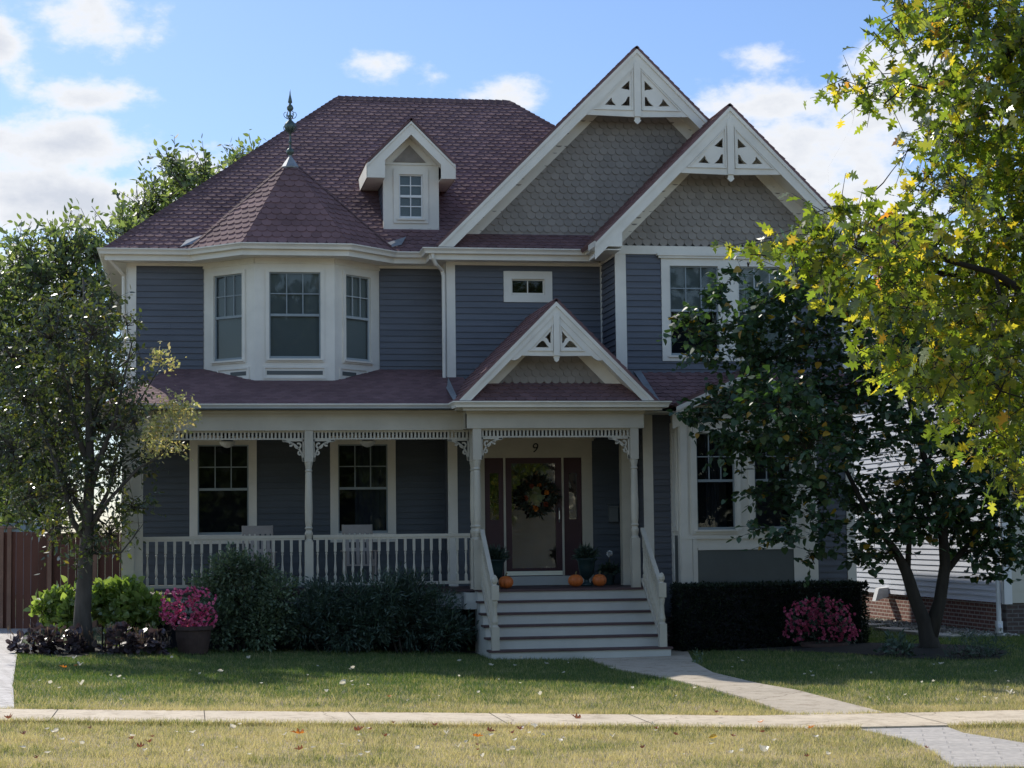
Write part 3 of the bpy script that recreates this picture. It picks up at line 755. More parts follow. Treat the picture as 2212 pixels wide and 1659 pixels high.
# --- gables -----------------------------------------------------------------
def rake(mb, ax, az, fx, pitch, y0, y1, th0, th1, zoff=0., zmin=None):
    """one sloping board following the roof from foot x fx to the apex ax; th0..th1 measured vertically down from the roof line"""
    zf = az-abs(ax-fx)*pitch+zoff; za = az+zoff
    pts = [(fx, zf-th1), (ax, za-th1), (ax, za-th0), (fx, zf-th0)]
    if zmin is not None: pts = clip(pts, [(-99, zmin), (99, zmin), (99, 99), (-99, 99)])
    if len(pts) > 2: mb.hexa([(q[0], y0, q[1]) for q in pts], [(q[0], y1, q[1]) for q in pts])
def gable(ax, az, hl, hr, yf, yw, yb, pitch=1., fw=.31, base=None, zmin=None):
    """ax,az apex of roof surface at the front edge yf; hl,hr half spans; yw wall; yb back end of the ridge"""
    # roof slabs
    for sgn, h in ((-1, hl), (1, hr)):
        if not h: continue
        mb = MB(); fx = ax+sgn*h
        facet(mb, [(fx, yf-.02, az-h*pitch), (fx, yb, az-h*pitch), (ax, yb, az), (ax, yf-.02, az)] if sgn < 0 else [(ax, yf-.02, az), (ax, yb, az), (fx, yb, az-h*pitch), (fx, yf-.02, az-h*pitch)], .13, .17, thick=.05)
        P_(mb, 'gable_roof', M['roof'])
    mb = MB()
    for sgn, h in ((-1, hl), (1, hr)):
        fx = ax+sgn*(h-.0)
        rake(mb, ax, az, fx, pitch, yf, yf+.03, .055, fw, zmin=zmin)
        rake(mb, ax, az, fx, pitch, yf-.022, yf-.001, .05, .125, zmin=zmin)
    P_(mb, 'rake_board', M['trim'])
    mb = MB()
    for sgn, h in ((-1, hl), (1, hr)):
        fx = ax+sgn*(h-.02)
        rake(mb, ax, az, fx, pitch, yf+.032, yw-.002, fw-.07, fw-.05, zmin=zmin)         # raking soffit
        hb = h-.5 if base is None else min(h-.02, (az-base)/pitch-.0)
        rake(mb, ax, az, ax+sgn*hb, pitch, yw-.03, yw+.02, fw-.05, fw+.22, zmin=zmin)
    P_(mb, 'rake_soffit', M['trim'])
def gable_wall(ax, az, zb, y, pitch=1., inset=.3, zoff=.3):
    top = az-zoff; h = (top-zb)/pitch
    mb = MB(); facet(mb, [(ax-h, y, zb), (ax+h, y, zb), (ax, y, top)], .12, .15, 'fish', t=.03)
    P_(mb, 'gable_shingles', M['taupe'])
def ornament(ax, az, yf, k, holes, zb, ends, zin, pend=True):
    """fretwork panel, local units k metres, origin at the apex"""
    S = lambda p: (ax+p[0]*k, az-p[1]*k)
    outer = [S(p) for p in ends]; hs = [[S(p) for p in h] for h in holes]+[[S((-p[0], p[1])) for p in h][::-1] for h in holes]
    o = plate('gable_ornament', outer, hs, yf+.012, yf+.05, M['trim'], house)
    return o
bx, bz = 7.98, 10.76
kb = .00348
HB = [[(-85, 222), (-72, 210), (-40, 180), (-40, 232), (-52, 228), (-66, 227)], [(-172, 311), (-158, 296), (-136, 272), (-132, 290), (-122, 302), (-112, 313)], [(-88, 313), (-75, 303), (-62, 290), (-50, 266), (-40, 264), (-40, 313)]]
EB = [(0, 60), (-330, 395), (-305, 386), (-285, 380), (-268, 365), (-14, 371), (-14, 385), (-19, 388), (-15, 394), (-8, 402), (0, 408), (8, 402), (15, 394), (19, 388), (14, 385), (14, 371), (268, 365), (285, 380), (305, 386), (330, 395)]
def mouldings(ax, az, yf, k, tri, post):
    mb = MB(); y0, y1 = yf-.012, yf+.0119
    S = lambda p: (ax+p[0]*k, az-p[1]*k)
    for sg in (-1, 1):
        T = [S((sg*p[0], p[1])) for p in tri]
        for i in range(3):
            a = Vector(T[i]); b = Vector(T[(i+1) % 3]); d = (b-a).normalized()*.008; n = Vector((-d.y, d.x))
            ya = y0+.002*i
            mb.hexa([(p.x, ya, p.y) for p in (a-d-n, b+d-n, b+d+n, a-d+n)], [(p.x, y1, p.y) for p in (a-d-n, b+d-n, b+d+n, a-d+n)])
    w, z0, z1 = post; mb.prism([S(p) for p in [(-w, z1), (w, z1), (w, z0), (0, z0-25), (-w, z0)]], yf-.018, yf+.0115)
    P_(mb, 'ornament_moulding', M['trim'])
# big gable
YF1 = YM-.50
gable(bx, bz, 3.66, 3.9, YF1, YM, EYW+hw, fw=.33, zmin=EZ+.015)
gable_wall(bx, bz, 7.30, YM)
mb = MB(); mb.prism([(bx-3.5, EZ), (bx+3.5, EZ), (bx, bz-.2)], YM+.02, YM+.1); P_(mb, 'gable_core', M['taupe'])
ornament(bx, bz, YF1, kb, HB, 0, EB, 0); mouldings(bx, bz, YF1, kb, [(-26, 128), (-26, 335), (-228, 335)], (17, 95, 370))
mb = MB(); facet(mb, [(jx+.1, YM-.44, e0+.01), (gx2+.2, YM-.44, e0+.01), (gx2+.2, YM+.0, e0+.33), (jx+.1+.1, YM, e0+.33)], .11, .17); P_(mb, 'pent_roof', M['roof'])
# small gable on the wing
sx_, sz_ = 9.33, 9.46; YF2 = 32.37; ks = .00338
gable(sx_, sz_, 2.44, 2.44, YF2, YG, EYW+2.3, fw=.33)
gable_wall(sx_, sz_, 7.02, YG)
mb = MB(); mb.prism([(sx_-2.2, EZ), (sx_+2.2, EZ), (sx_, sz_-.25)], YG+.02, YG+.1); P_(mb, 'gable_core', M['taupe'])
ornament(sx_, sz_, YF2, ks, HB, 0, EB, 0); mouldings(sx_, sz_, YF2, ks, [(-26, 128), (-26, 335), (-228, 335)], (17, 95, 370))
fz = sz_-2.44
for sg in (-1, 1):
    mb = MB(); xo = sx_+sg*2.44
    mb.prism([(xo, fz-.07), (xo, fz+.0), (xo-sg*.48, fz+.42), (xo-sg*.48, fz-.10), (xo, fz-.10)][1:], YF2+.003, YG-.001); P_(mb, 'eave_return', M['trim'])
# gable fronts need their roof edges closed to the house: side gutter on the wing
zpe = 4.17
# entrance portico ---------------------------------------------------------
px_, pz_ = 6.03, 5.90; YF3 = 31.50; YP2 = 31.98
gable(px_, pz_, 1.72, 1.72, YF3, YP2, YM, fw=.25, zmin=zpe+.035)
mb = MB(); facet(mb, [(px_-1.15, YP2, 4.52), (px_+1.15, YP2, 4.52), (px_, YP2, 5.67)], .115, .135, 'fish', t=.026); P_(mb, 'gable_shingles', M['taupe'])
mb = MB(); mb.prism([(px_-1.5, 4.2), (px_+1.5, 4.2), (px_, pz_-.2)], YP2+.02, YP2+.1); P_(mb, 'gable_core', M['taupe'])
kp = .00229
HP = [[(-84, 283), (-68, 268), (-42, 236), (-42, 325), (-55, 318), (-62, 300), (-72, 287)], [(-155, 355), (-130, 325), (-112, 310), (-95, 306), (-80, 322), (-70, 338), (-55, 355)]]
EP = [(0, 70), (-345, 445), (-310, 450), (-285, 440), (-255, 415), (-22, 418), (-22, 432), (-15, 437), (-19, 445), (-10, 455), (0, 462), (10, 455), (19, 445), (15, 437), (22, 432), (22, 418), (255, 415), (285, 440), (310, 450), (345, 445)]
ornament(px_, pz_, YF3, kp, HP, 0, EP, 0); mouldings(px_, pz_, YF3, kp, [(-30, 190), (-30, 378), (-205, 378)], (22, 120, 415))
mb = MB(); facet(mb, [(px_-1.62, YF3+.03, 4.20), (px_+1.62, YF3+.03, 4.20), (px_+1.25, YP2, 4.53), (px_-1.25, YP2, 4.53)], .11, .17); P_(mb, 'pent_roof', M['roof'])
# porch roof (left) ---------------------------------------------------------
zpe = 4.17; YPE = 32.15; pxl = -1.42; YPB = 32.35
mb = MB(); facet(mb, [(pxl, YPE, zpe), (px_-1.2, YPE, zpe), (px_-1.2, YW, pr_top), (pxl+1.1, YW, pr_top)], .115, .17, t=.007, thick=.04)
facet(mb, [(pxl, 36.5, zpe), (pxl, YPE, zpe), (pxl+1.1, YW, pr_top)], .115, .17, t=.007, thick=.04)
facet(mb, [(pxl, 44, zpe), (pxl, 36.4, zpe), (pxl+1.1, YW, pr_top), (pxl+1.1, 44, pr_top)], .115, .17, t=.007, thick=.04)
P_(mb, 'porch_roof', M['roof'])
mb = MB(); mb.add([(xm0-.1, YM-.012, 4.72), (px_-1.70, YF3+.3, 4.235), (px_-1.62, YF3+.3, 4.26), (xm0+.0, YM-.012, 4.80)], [(0, 1, 2, 3)]); P_(mb, 'valley_flashing', M['lead'])
pgx0 = px_-1.78; pgx1 = px_+1.80
mb = MB(); sweep(mb, [(pxl, 40, zpe+.02), (pxl, YPE, zpe+.02), (pgx0+.15, YPE, zpe+.02), (pgx0+.15, YF3+.02, zpe+.02), (pgx1, YF3+.02, zpe+.02), (pgx1, 32.9, zpe+.02)], GUT)
P_(mb, 'gutter', M['trim'])
# beams, ceiling
bz0, bz1 = 3.76, 4.06
mb = MB(); 
mb.box(xl-.02, pgx0+.45, YPB-.09, YPB+.09, bz0, bz1); mb.box(xl-.02, xl+.16, YPB+.09, 36, bz0, bz1)
mb.box(pxl+.05, pgx0+.2, YPE-.012, YPE+.02, bz1-.02, zpe-.085); mb.box(pxl+.02, pgx0+.45, YPE+.02, YPB+.1, bz1-.0, bz1+.02)
mb.box(pgx0+.3, pgx0+.3+.18, 31.79, YPB-.09, bz0+.003, bz1-.003)
mb.box(pgx0+.3, px_+1.52, 31.75, 31.93, bz0, bz1); mb.box(pgx0+.12, pgx1-.02, YF3+.05, 31.98, bz1+.001, bz1+.021); mb.box(pgx0+.2, pgx1-.02, YF3+.01, YF3+.05, bz1-.02, zpe-.085)
mb.box(px_+1.34, px_+1.52, 31.93, YG, bz0+.002, bz1-.002)
mb.box(pgx0+.28, px_+1.54, 31.72, 31.75, bz1-.06, bz1)
mb.box(xl-.04, pgx0+.3, YPB-.12, YPB-.09, bz1-.06, bz1)
P_(mb, 'porch_beam', M['trim_shaded'])
mb = MB(); mb.box(xl-.01, xw0, 31.935, YW-.01, bz1+.03, bz1+.05); P_(mb, 'porch_ceiling', M['panel'])
# slatted friezes under the beams
def frieze(x0, x1, y, ztop):
    mb = MB(); mb.box(x0, x1, y-.02, y+.02, ztop-.03, ztop); mb.box(x0, x1, y-.02, y+.02, ztop-.15, ztop-.125)
    n = int((x1-x0)/.062)
    for i in range(n):
        a = x0+(x1-x0)*(i+.5)/n; mb.box(a-.016, a+.016, y-.012, y+.012, ztop-.125, ztop-.03)
    P_(mb, 'spindle_frieze', M['trim_shaded'])
pc = X(667, 1100, YPB)
frieze(xl+.17, pc-.07, YPB, bz0); frieze(pc+.07, 4.66, YPB, bz0)
# turned porch columns
def column(x, y, z0=floorz, z1=bz0, base=.82, top=.52, name='porch_column', w=.07):
    mb = MB(); zb_ = z0+base; zt = z1-top
    mb.box(x-w, x+w, y-w, y+w, z0, zb_); mb.box(x-w, x+w, y-w, y+w, zt, z1)
    P = [(w*.95, zb_), (w*.95, zb_+.02), (w*.7, zb_+.04), (w*.8, zb_+.08), (w*.95, zb_+.12), (w*.95, zb_+.15), (w*.72, zb_+.18), (w*.72, zb_+.2), (w*.98, zb_+.22), (w*.72, zb_+.25)]
    P += [(w*.86, zb_+.32), (w*.92, (zb_+zt)/2-.1), (w*.78, zt-.2), (w*.7, zt-.17), (w*.9, zt-.15), (w*.7, zt-.12), (w*.8, zt-.08), (w*.95, zt-.03), (w*.95, zt)]
    mb.lathe(P, (x, y, 0), 20)
    return P_(mb, name, M['trim_shaded'])
column(pc, YPB)
xa = X(1031, 1100, 31.84); xb = X(1371, 1100, 31.84); column(xa, 31.84); column(xb, 31.84); column(4.74, YPB)
frieze(xa+.07, xb-.07, 31.84, bz0)
mb = MB(); mb.box(xl-.02, xl+.18, YPB-.1, YPB+.1, floorz-.9, bz0); mb.box(xl+.18, xl+.32, YPB-.06, YPB+.06, floorz-.9, bz0); mb.box(xl-.05, xl+.21, YPB-.13, YPB+.13, bz0-.12, bz0-.08); P_(mb, 'porch_column', M['trim_shaded'], label='square corner column at the left end of the porch')
mb = MB(); xq = X(1352, 1100, 33.3); mb.box(xq-.09, xq+.09, 33.2, 33.38, floorz, bz0); P_(mb, 'porch_column', M['trim_shaded'], label='plain square column behind the stair head')
# scroll brackets
def bracket(x, y, z, sg, s=.36):
    mb = MB()
    def strip(pts, w, th=.02):
        pts = [Vector((x+sg*a*s, z-b*s)) for a, b in pts]
        for i in range(len(pts)-1):
            d = pts[i+1]-pts[i]; L_ = d.length; d.normalize(); n = Vector((-d.y, d.x))*w; d = d*.004; yy = th+.0006*(i % 2)
            q = (pts[i]-d-n, pts[i+1]+d-n, pts[i+1]+d+n, pts[i]-d+n)
            mb.hexa([(p.x, y-yy, p.y) for p in q], [(p.x, y+yy, p.y) for p in q])
    strip([(0, .04), (1., .04)], .013); strip([(.05, 0), (.05, 1.)], .013)
    strip([(1-.95*math.sin(t), 1-.95*math.cos(t)) if False else (.06+.9*math.cos(t)*.0+.92*(1-math.sin(t)), .06+.92*(1-math.cos(t))) for t in [i*math.pi/2/9 for i in range(10)]], .014)
    for cx, cy, r, a0, a1 in ((.28, .26, .16, 0, 5.2), (.62, .2, .09, 1, 6), (.2, .62, .09, -1, 4)):
        strip([(cx+r*(1-.08*i/2)*math.cos(a0+(a1-a0)*i/12), cy+r*(1-.08*i/2)*math.sin(a0+(a1-a0)*i/12)) for i in range(13)], .014)
    P_(mb, 'scroll_bracket', M['trim_shaded'])
for x, y, sg in ((pc-.07, YPB, -1), (pc+.07, YPB, 1), (xl+.32, YPB, 1), (4.67, YPB, -1), (xa+.07, 31.84, 1), (xb-.07, 31.84, -1)): bracket(x, y, bz0-.15, sg)
# railings ---------------------------------------------------------------
def balprof(h):
    return [(.02, .16*h), (.012, .19*h), (.022, .25*h), (.024, .30*h), (.016, .42*h), (.012, .55*h), (.014, .64*h), (.022, .68*h), (.012, .70*h), (.021, .72*h)]
bal_me = None
def baluster(x, y, z, h, parent):
    global bal_me
    if bal_me is None:
        m = MB(); m.box(-.022, .022, -.022, .022, 0, .16); m.lathe([(r, q) for r, q in balprof(1.)], (0, 0, 0), 8); m.box(-.022, .022, -.022, .022, .72, 1.)
        bal_me = bpy.data.meshes.new('baluster'); bal_me.from_pydata(m.v, [], m.f); bal_me.materials.append(M['trim_shaded'])
    o = bpy.data.objects.new('baluster', bal_me); col.objects.link(o); o.parent = parent
    o.location = Vector((x, y, z))-org(parent); o.scale = (1, 1, h)
def railing(x0, x1, y, z0=floorz, top=.93):
    mb = MB(); mb.box(x0, x1, y-.035, y+.035, z0+top-.05, z0+top); mb.box(x0, x1, y-.025, y+.025, z0+top-.08, z0+top-.05); mb.box(x0, x1, y-.03, y+.03, z0+.09, z0+.14)
    r = P_(mb, 'railing', M['trim_shaded']); n = round((x1-x0)/.146)
    for i in range(n): baluster(x0+(x1-x0)*(i+.5)/n, y, z0+.14, top-.22, r)
railing(xl+.32, pc-.07, YPB); railing(pc+.07, 4.67, YPB)
# porch floor and skirt
mb = MB(); mb.box(xl, 4.72, YPB-.14, YW-.02, floorz-.04, floorz); mb.box(4.72, xw0, YP+.0, YW-.02, floorz-.041, floorz-.001); P_(mb, 'porch_floor', M['floor'])
mb = MB(); mb.box(xl+.05, 4.65, YPB-.08, YPB-.04, floorz-.32, floorz-.045); mb.box(4.52, 4.9, YP+.06, YP+.1, floorz-.32, floorz-.045); mb.box(4.5, 4.54, YP+.1, YPB-.08, floorz-.32, floorz-.045); P_(mb, 'porch_skirt', M['riser'])
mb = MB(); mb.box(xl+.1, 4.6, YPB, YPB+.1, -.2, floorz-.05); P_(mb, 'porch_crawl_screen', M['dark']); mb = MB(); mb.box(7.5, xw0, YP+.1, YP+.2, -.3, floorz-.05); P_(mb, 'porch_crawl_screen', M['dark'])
# stairs --------------------------------------------------------------------
st = empty('staircase', (6.15, 30.4, 0), None, None); st.parent = house; st.location = Vector((6.15, 31, 0))-org(house)
sx0, sx1 = X(1058, 1400, 30.4), X(1452, 1400, 30.4)
for i in range(6):
    y = 30.4+.28*i; z1 = floorz*(i+1)/6
    mb = MB(); mb.box(sx0+.02, sx1-.02, y, y+.02, max(-.02, floorz*i/6), z1-.03); mb.box(sx0+.02, sx0+.04, y+.02, y+.30, -.1, z1-.032); mb.box(sx1-.04, sx1-.02, y+.02, y+.30, -.1, z1-.032); mb.build('riser', M['riser'], st)
    if i < 5: mb = MB(); mb.box(sx0-.01, sx1+.01, y-.03, y+.28, z1-.03, z1+.002); mb.build('tread', M['tread'], st)
mb = MB(); mb.box(sx0+.03, sx1-.03, YP-.03, YP+.0, floorz-.04, floorz-.0015); mb.build('tread', M['tread'], st)
def stair_rail(x, label):
    mb = MB(); w = .06
    y0 = 30.50; y1 = 31.84
    # newel
    mb.box(x-w, x+w, y0-w, y0+w, .18, .55); mb.lathe([(w*.95, .55), (w*.7, .58), (w*.9, .63), (w*.62, .72), (w*.55, .85), (w*.8, .93), (w*.62, .97)], (x, y0, 0), 14); mb.box(x-w, x+w, y0-w, y0+w, .97, 1.20)
    mb.lathe([(w*.8, 1.2), (w*.5, 1.22), (w*.85, 1.26), (w*.85, 1.30), (w*.5, 1.35), (.005, 1.37)], (x, y0, 0), 14)
    z0h, z1h = 1.13, 2.03
    for a, b in ((0, .06), (-.83, -.78)):
        mb.hexa([(x-.035, y0+.05, z0h+a), (x+.035, y0+.05, z0h+a), (x+.035, y0+.05, z0h+b), (x-.035, y0+.05, z0h+b)], [(x-.035, y1-.06, z1h+a), (x+.035, y1-.06, z1h+a), (x+.035, y1-.06, z1h+b), (x-.035, y1-.06, z1h+b)])
    r = P_(mb, 'stair_railing', M['trim_shaded'], label=label)
    for i in range(10):
        t = (i+.7)/10.4; y = y0+.05+(y1-.11-y0)*t; z = z0h+(z1h-z0h)*t; baluster(x, y, z-.79, .80, r)
stair_rail(X(1069, 1300, 30.5), 'stair railing on the left of the steps'); stair_rail(X(1430, 1300, 30.5), 'stair railing on the right of the steps')
# door ------------------------------------------------------------------------
mb = MB(); LD = LM; a, b, c, d = dr
LD.box(mb, a, a+.11, -.05, -.005, c, d); LD.box(mb, b-.11, b, -.05, -.005, c, d); LD.box(mb, a+.11, b-.11, -.05, -.006, d-.14, d); LD.box(mb, a+.11, b-.11, -.05, -.006, c, c+.14)
door = P_(mb, 'door', M['maroon'])
g = MB(); g.add([LD.p(a+.1, -.03, c+.13), LD.p(b-.1, -.03, c+.13), LD.p(b-.1, -.03, d-.13), LD.p(a+.1, -.03, d-.13)], [(0, 1, 2, 3)]); g.build('pane', M['doorglass'], door)
g = MB(); LD.box(g, a+.003, b-.003, -.004, .006, c+.01, c+.085); g.build('kick_plate', M['brass'], door)
g = MB(); g.tube([LD.p(b-.055, .03, c+.95), LD.p(b-.055, .05, c+1.0), LD.p(b-.055, .05, c+1.15), LD.p(b-.055, .03, c+1.2)], .014, 8); g.build('handle', M['steel'], door)
g = MB(); LD.box(g, a, b, -.13, -.09, c, d); g.build('inner_door', M['maroon'], door)
for q in (sl, sr):
    g = MB(); LD.box(g, q[0], q[0]+.10, -.06, -.02, q[2], q[3]); LD.box(g, q[1]-.08, q[1], -.06, -.02, q[2], q[3]); LD.box(g, q[0]+.10, q[1]-.08, -.06, -.021, q[3]-.27, q[3]); LD.box(g, q[0]+.10, q[1]-.08, -.06, -.021, q[2], q[2]+1.0)
    sd = P_(g, 'sidelight', M['maroon']); g = MB(); g.add([LD.p(q[0]+.1, -.04, q[2]+1), LD.p(q[1]-.08, -.04, q[2]+1), LD.p(q[1]-.08, -.04, q[3]-.27), LD.p(q[0]+.1, -.04, q[3]-.27)], [(0, 1, 2, 3)]); g.build('pane', M['doorglass'], sd)
g = MB(); LD.box(g, sl[0], sr[1], -.2, -.14, 1.26, 3.4); P_(g, 'door_recess', M['dark'])
g = MB()
hx0, hx1 = sl[0]-.03, X(1290, 960, YM)
LD.box(g, sl[1], a, -.05, .02, 1.26, 3.36); LD.box(g, b, sr[0], -.05, .02, 1.26, 3.36)
LD.box(g, sr[1], sr[1]+.19, -.05, .03, 1.15, 3.36); LD.box(g, sl[0]-.19, sl[0], -.05, .03, 1.15, 3.36)
LD.box(g, sl[0]-.19, sr[1]+.19, -.05, .031, 3.36, 3.66); LD.box(g, a, b, -.05, .03, 3.40, 3.401)
LD.box(g, sl[0]-.22, sr[1]+.22, -.01, .06, 3.66, 3.70); LD.box(g, sl[0]-.25, sr[1]+.25, -.01, .09, 3.70, 3.73)
LD.box(g, sl[0]-.19, sr[1]+.19, .031, .045, 3.36, 3.40)
for k in range(4): LD.box(g, sr[1]+.03+.035*k, sr[1]+.045+.035*k, .03, .036, 1.5, 3.3)
P_(g, 'door_surround', M['trim_shaded'])
g = MB(); LD.box(g, sl[0]-.1, sr[1]+.1, -.02, .22, floorz, floorz+.155); P_(g, 'door_step', M['riser'])
cu = bpy.data.curves.new('house_number', 'FONT'); cu.body = '9'; cu.size = .24; cu.extrude = .006; cu.shear = .15; cu.align_x = 'CENTER'
ob = bpy.data.objects.new('tmp', cu); col.objects.link(ob); dg = bpy.context.evaluated_depsgraph_get(); me = bpy.data.meshes.new_from_object(ob.evaluated_get(dg)); bpy.data.objects.remove(ob)
me.materials.clear(); zz = Z(1154, 977.5, YM)
me.transform(Matrix.Translation((X(1154, 968, YM), YM-.042, zz)) @ Matrix.Rotation(R_(90), 4, 'X')); me.name = 'house_number'
link('house_number', me, M['black'], house)
# downspouts ---------------------------------------------------------------
def downspout(pts, r=.035):
    mb = MB(); mb.tube(pts, r, 8); return P_(mb, 'downspout', M['trim'])
dx = xm0-.07
downspout([(jx+.06, YM-.44, EZ-.1), (jx+.06, YM-.44, EZ-.17), (jx+.12, YM-.36, EZ-.27), (dx-.03, YW-.62, EZ-.34), (dx, YW-.60, EZ-.44), (dx, YW-.60, 4.72), (dx+.01, YW-.66, 4.66)])
downspout([(gl+.08, YW-.38, EZ-.1), (gl+.08, YW-.38, EZ-.18), (xl-.16, YW-.1, EZ-.33), (xl-.08, YW+.06, EZ-.42), (xl-.08, YW+.06, 5.0)])
# dormer --------------------------------------------------------------------
Yd = 34.86
d0, d1 = X(828, 430, Yd), X(948, 430, Yd); dz0 = Z(888, 499, Yd); dax = X(888, 255, Yd-.35); daz = Z(888, 255, Yd-.35)
LDm = FR(Yd); dw = H(860.5, 914, 376, 472, Yd)
mb = MB(); backing(mb, LDm, d0, d1, dz0-.15, 8.95, [dw], th=.1); mb.prism([(d0, 8.95), (d1, 8.95), (dax, 9.45)], Yd, Yd+.1); P_(mb, 'dormer_wall', M['trim'])
mb = MB(); mb.box(d0+.01, d0+.07, Yd+.1, Yd+2.2, dz0-.1, 8.95); mb.box(d1-.07, d1-.01, Yd+.1, Yd+2.2, dz0-.1, 8.95)
for q in range(12):
    z = dz0-.1+.11*q
    if z > 8.8: break
    mb.add([(d1-.01, Yd+.1, z+.11), (d1+.004, Yd+.1, z), (d1+.004, Yd+2.2, z), (d1-.01, Yd+2.2, z+.11)], [(0, 1, 2, 3)]); mb.add([(d0+.01, Yd+.1, z+.11), (d0-.004, Yd+.1, z), (d0-.004, Yd+2.2, z), (d0+.01, Yd+2.2, z+.11)], [(3, 2, 1, 0)])
P_(mb, 'dormer_side', M['siding'])
window(LDm, *dw, cols=2, rows=2, trim=(.09, .09, .09), shade='blind', sash='white', trimd=.03, label='dormer window with small square panes')
mb = MB(); s0, s1, z0_, z1_ = dw; z0_ += .04; LDm.box(mb, (s0+s1)/2-.009, (s0+s1)/2+.009, -.038, -.014, z0_, (z0_+z1_)/2-.03); LDm.box(mb, s0+.035, s1-.035, -.037, -.016, (z0_*.75+z1_*.25)-.02, (z0_*.75+z1_*.25)); P_(mb, 'dormer_muntin', M['white'])
pd = (daz-Z(772, 400, Yd-.35)+.0)/(dax-X(772, 400, Yd-.35)); pd = 1.0
hd = .80
for sg in (-1, 1):
    mb = MB(); fx = dax+sg*hd
    facet(mb, [(fx, Yd-.37, daz-hd*pd), (fx, Yd+3, daz-hd*pd), (dax, Yd+3, daz), (dax, Yd-.37, daz)], .13, .17, thick=.04); P_(mb, 'dormer_roof', M['roof'])
mb = MB()
for sg in (-1, 1):
    fx = dax+sg*hd; rake(mb, dax, daz, fx, pd, Yd-.35, Yd-.32, .04, .30); rake(mb, dax, daz, fx, pd, Yd-.37, Yd-.351, .04, .10)
    fz = daz-hd*pd
    mb.box(min(fx-sg*.02, fx-sg*.30), max(fx-sg*.02, fx-sg*.30), Yd-.345, Yd-.30, fz-.28, fz-.04) if False else None
    rake(mb, dax, daz, dax+sg*(hd-.02), pd, Yd-.32, Yd-.01, .26, .28)
    # boxed eaves along the sides
    x_in = d0 if sg < 0 else d1
    pts = [(fx, fz-.30), (x_in, fz-.30), (x_in, fz-.05+abs(fx-x_in)*pd), (fx, fz-.05)]
    mb.prism(pts, Yd-.349, Yd-.33); mb.box(min(fx, x_in), max(fx, x_in), Yd-.33, Yd+1.4, fz-.30, fz-.28); mb.box(fx-.012, fx+.012, Yd-.33, Yd+1.5, fz-.30, fz-.04)
P_(mb, 'dormer_trim', M['trim'])
mb = MB(); LDm.box(mb, d0+.02, d1-.02, 0, .02, Z(888, 351, Yd)-.05, Z(888, 351, Yd)-.01); P_(mb, 'dormer_trim', M['trim'])
mb = MB(); facet(mb, [(dax-.30, Yd-.024, Z(888, 351, Yd)), (dax+.30, Yd-.024, Z(888, 351, Yd)), (dax, Yd-.024, Z(888, 351, Yd)+.32)], .07, .09, 'fish', t=.006); P_(mb, 'gable_shingles', M['taupe'])
# wing ground floor skirt roof and low gable ----------------------------------
mb = MB(); zr = 4.17
facet(mb, [(xw0-.02, 32.1, zr), (xr+.2, 32.1, zr), (xr+.2, YG, zr+.62), (xw0-.12, YG, zr+.62)], .115, .17); P_(mb, 'skirt_roof', M['roof'])
cx = (xb0+xb1)/2; lp = .46; lz = zr+.02+lp*(cx-xb0+.12); hh_ = cx-xb0+.14
gable(cx, lz, hh_, hh_, 31.95, YB, 32.9, pitch=lp, fw=.20, base=4.15)
mb = MB(); facet(mb, [(cx-hh_+.1, YB, 4.06), (cx+hh_-.1, YB, 4.06), (cx, YB, lz-.12)], .115, .135, 'fish', t=.014); P_(mb, 'gable_shingles', M['taupe'])
mb = MB(); mb.box(xb1+.1, xr+.2, 32.1, YG-.002, 4.05, 4.07); mb.box(xb1+.1, xr+.2, 32.07, 32.1, 4.03, 4.17); P_(mb, 'soffit', M['trim']); mb = MB(); mb.box(xw0-.15, xb0, 32.25, YG-.003, 4.052, 4.072); P_(mb, 'soffit', M['trim'])
mb = MB(); mb.add([(xw0-.16, YG-.02, zr+.64), (xw0-.04, YG-.02, zr+.66), (xw0+.12, 32.08, zr+.02), (xw0+.03, 32.08, zr)], [(0, 1, 2, 3)]); P_(mb, 'valley_flashing', M['lead'])
# ---------------------------------------------------------------- plants
OAK = [(0, -.12), (.06, .02), (.05, .14), (.20, .10), (.36, .20), (.22, .27), (.12, .36), (.30, .40), (.44, .55), (.26, .55), (.11, .60), (.22, .74), (.13, .78), (.0, 1.0)]
OAK = OAK+[(-a, b) for a, b in OAK[1:-1]][::-1]
HEART = [(0, 0), (.28, -.06), (.46, .18), (.40, .48), (.2, .78), (0, 1.), (-.2, .78), (-.40, .48), (-.46, .18), (-.28, -.06)]
OVAL = [(0, 0), (.2, .2), (.24, .5), (.12, .8), (0, 1), (-.12, .8), (-.24, .5), (-.2, .2)]
LEAF4 = [(0, 0), (.26, .45), (0, 1), (-.26, .45)]
NEED2 = [(0, 0), (.12, .4), (0, 1), (-.12, .4)]
NEED = [(0, 0), (.07, .4), (0, 1), (-.07, .4)]
ROUND = [(0, 0), (.35, .0), (.52, .35), (.40, .75), (0, .92), (-.40, .75), (-.52, .35), (-.35, .0)]
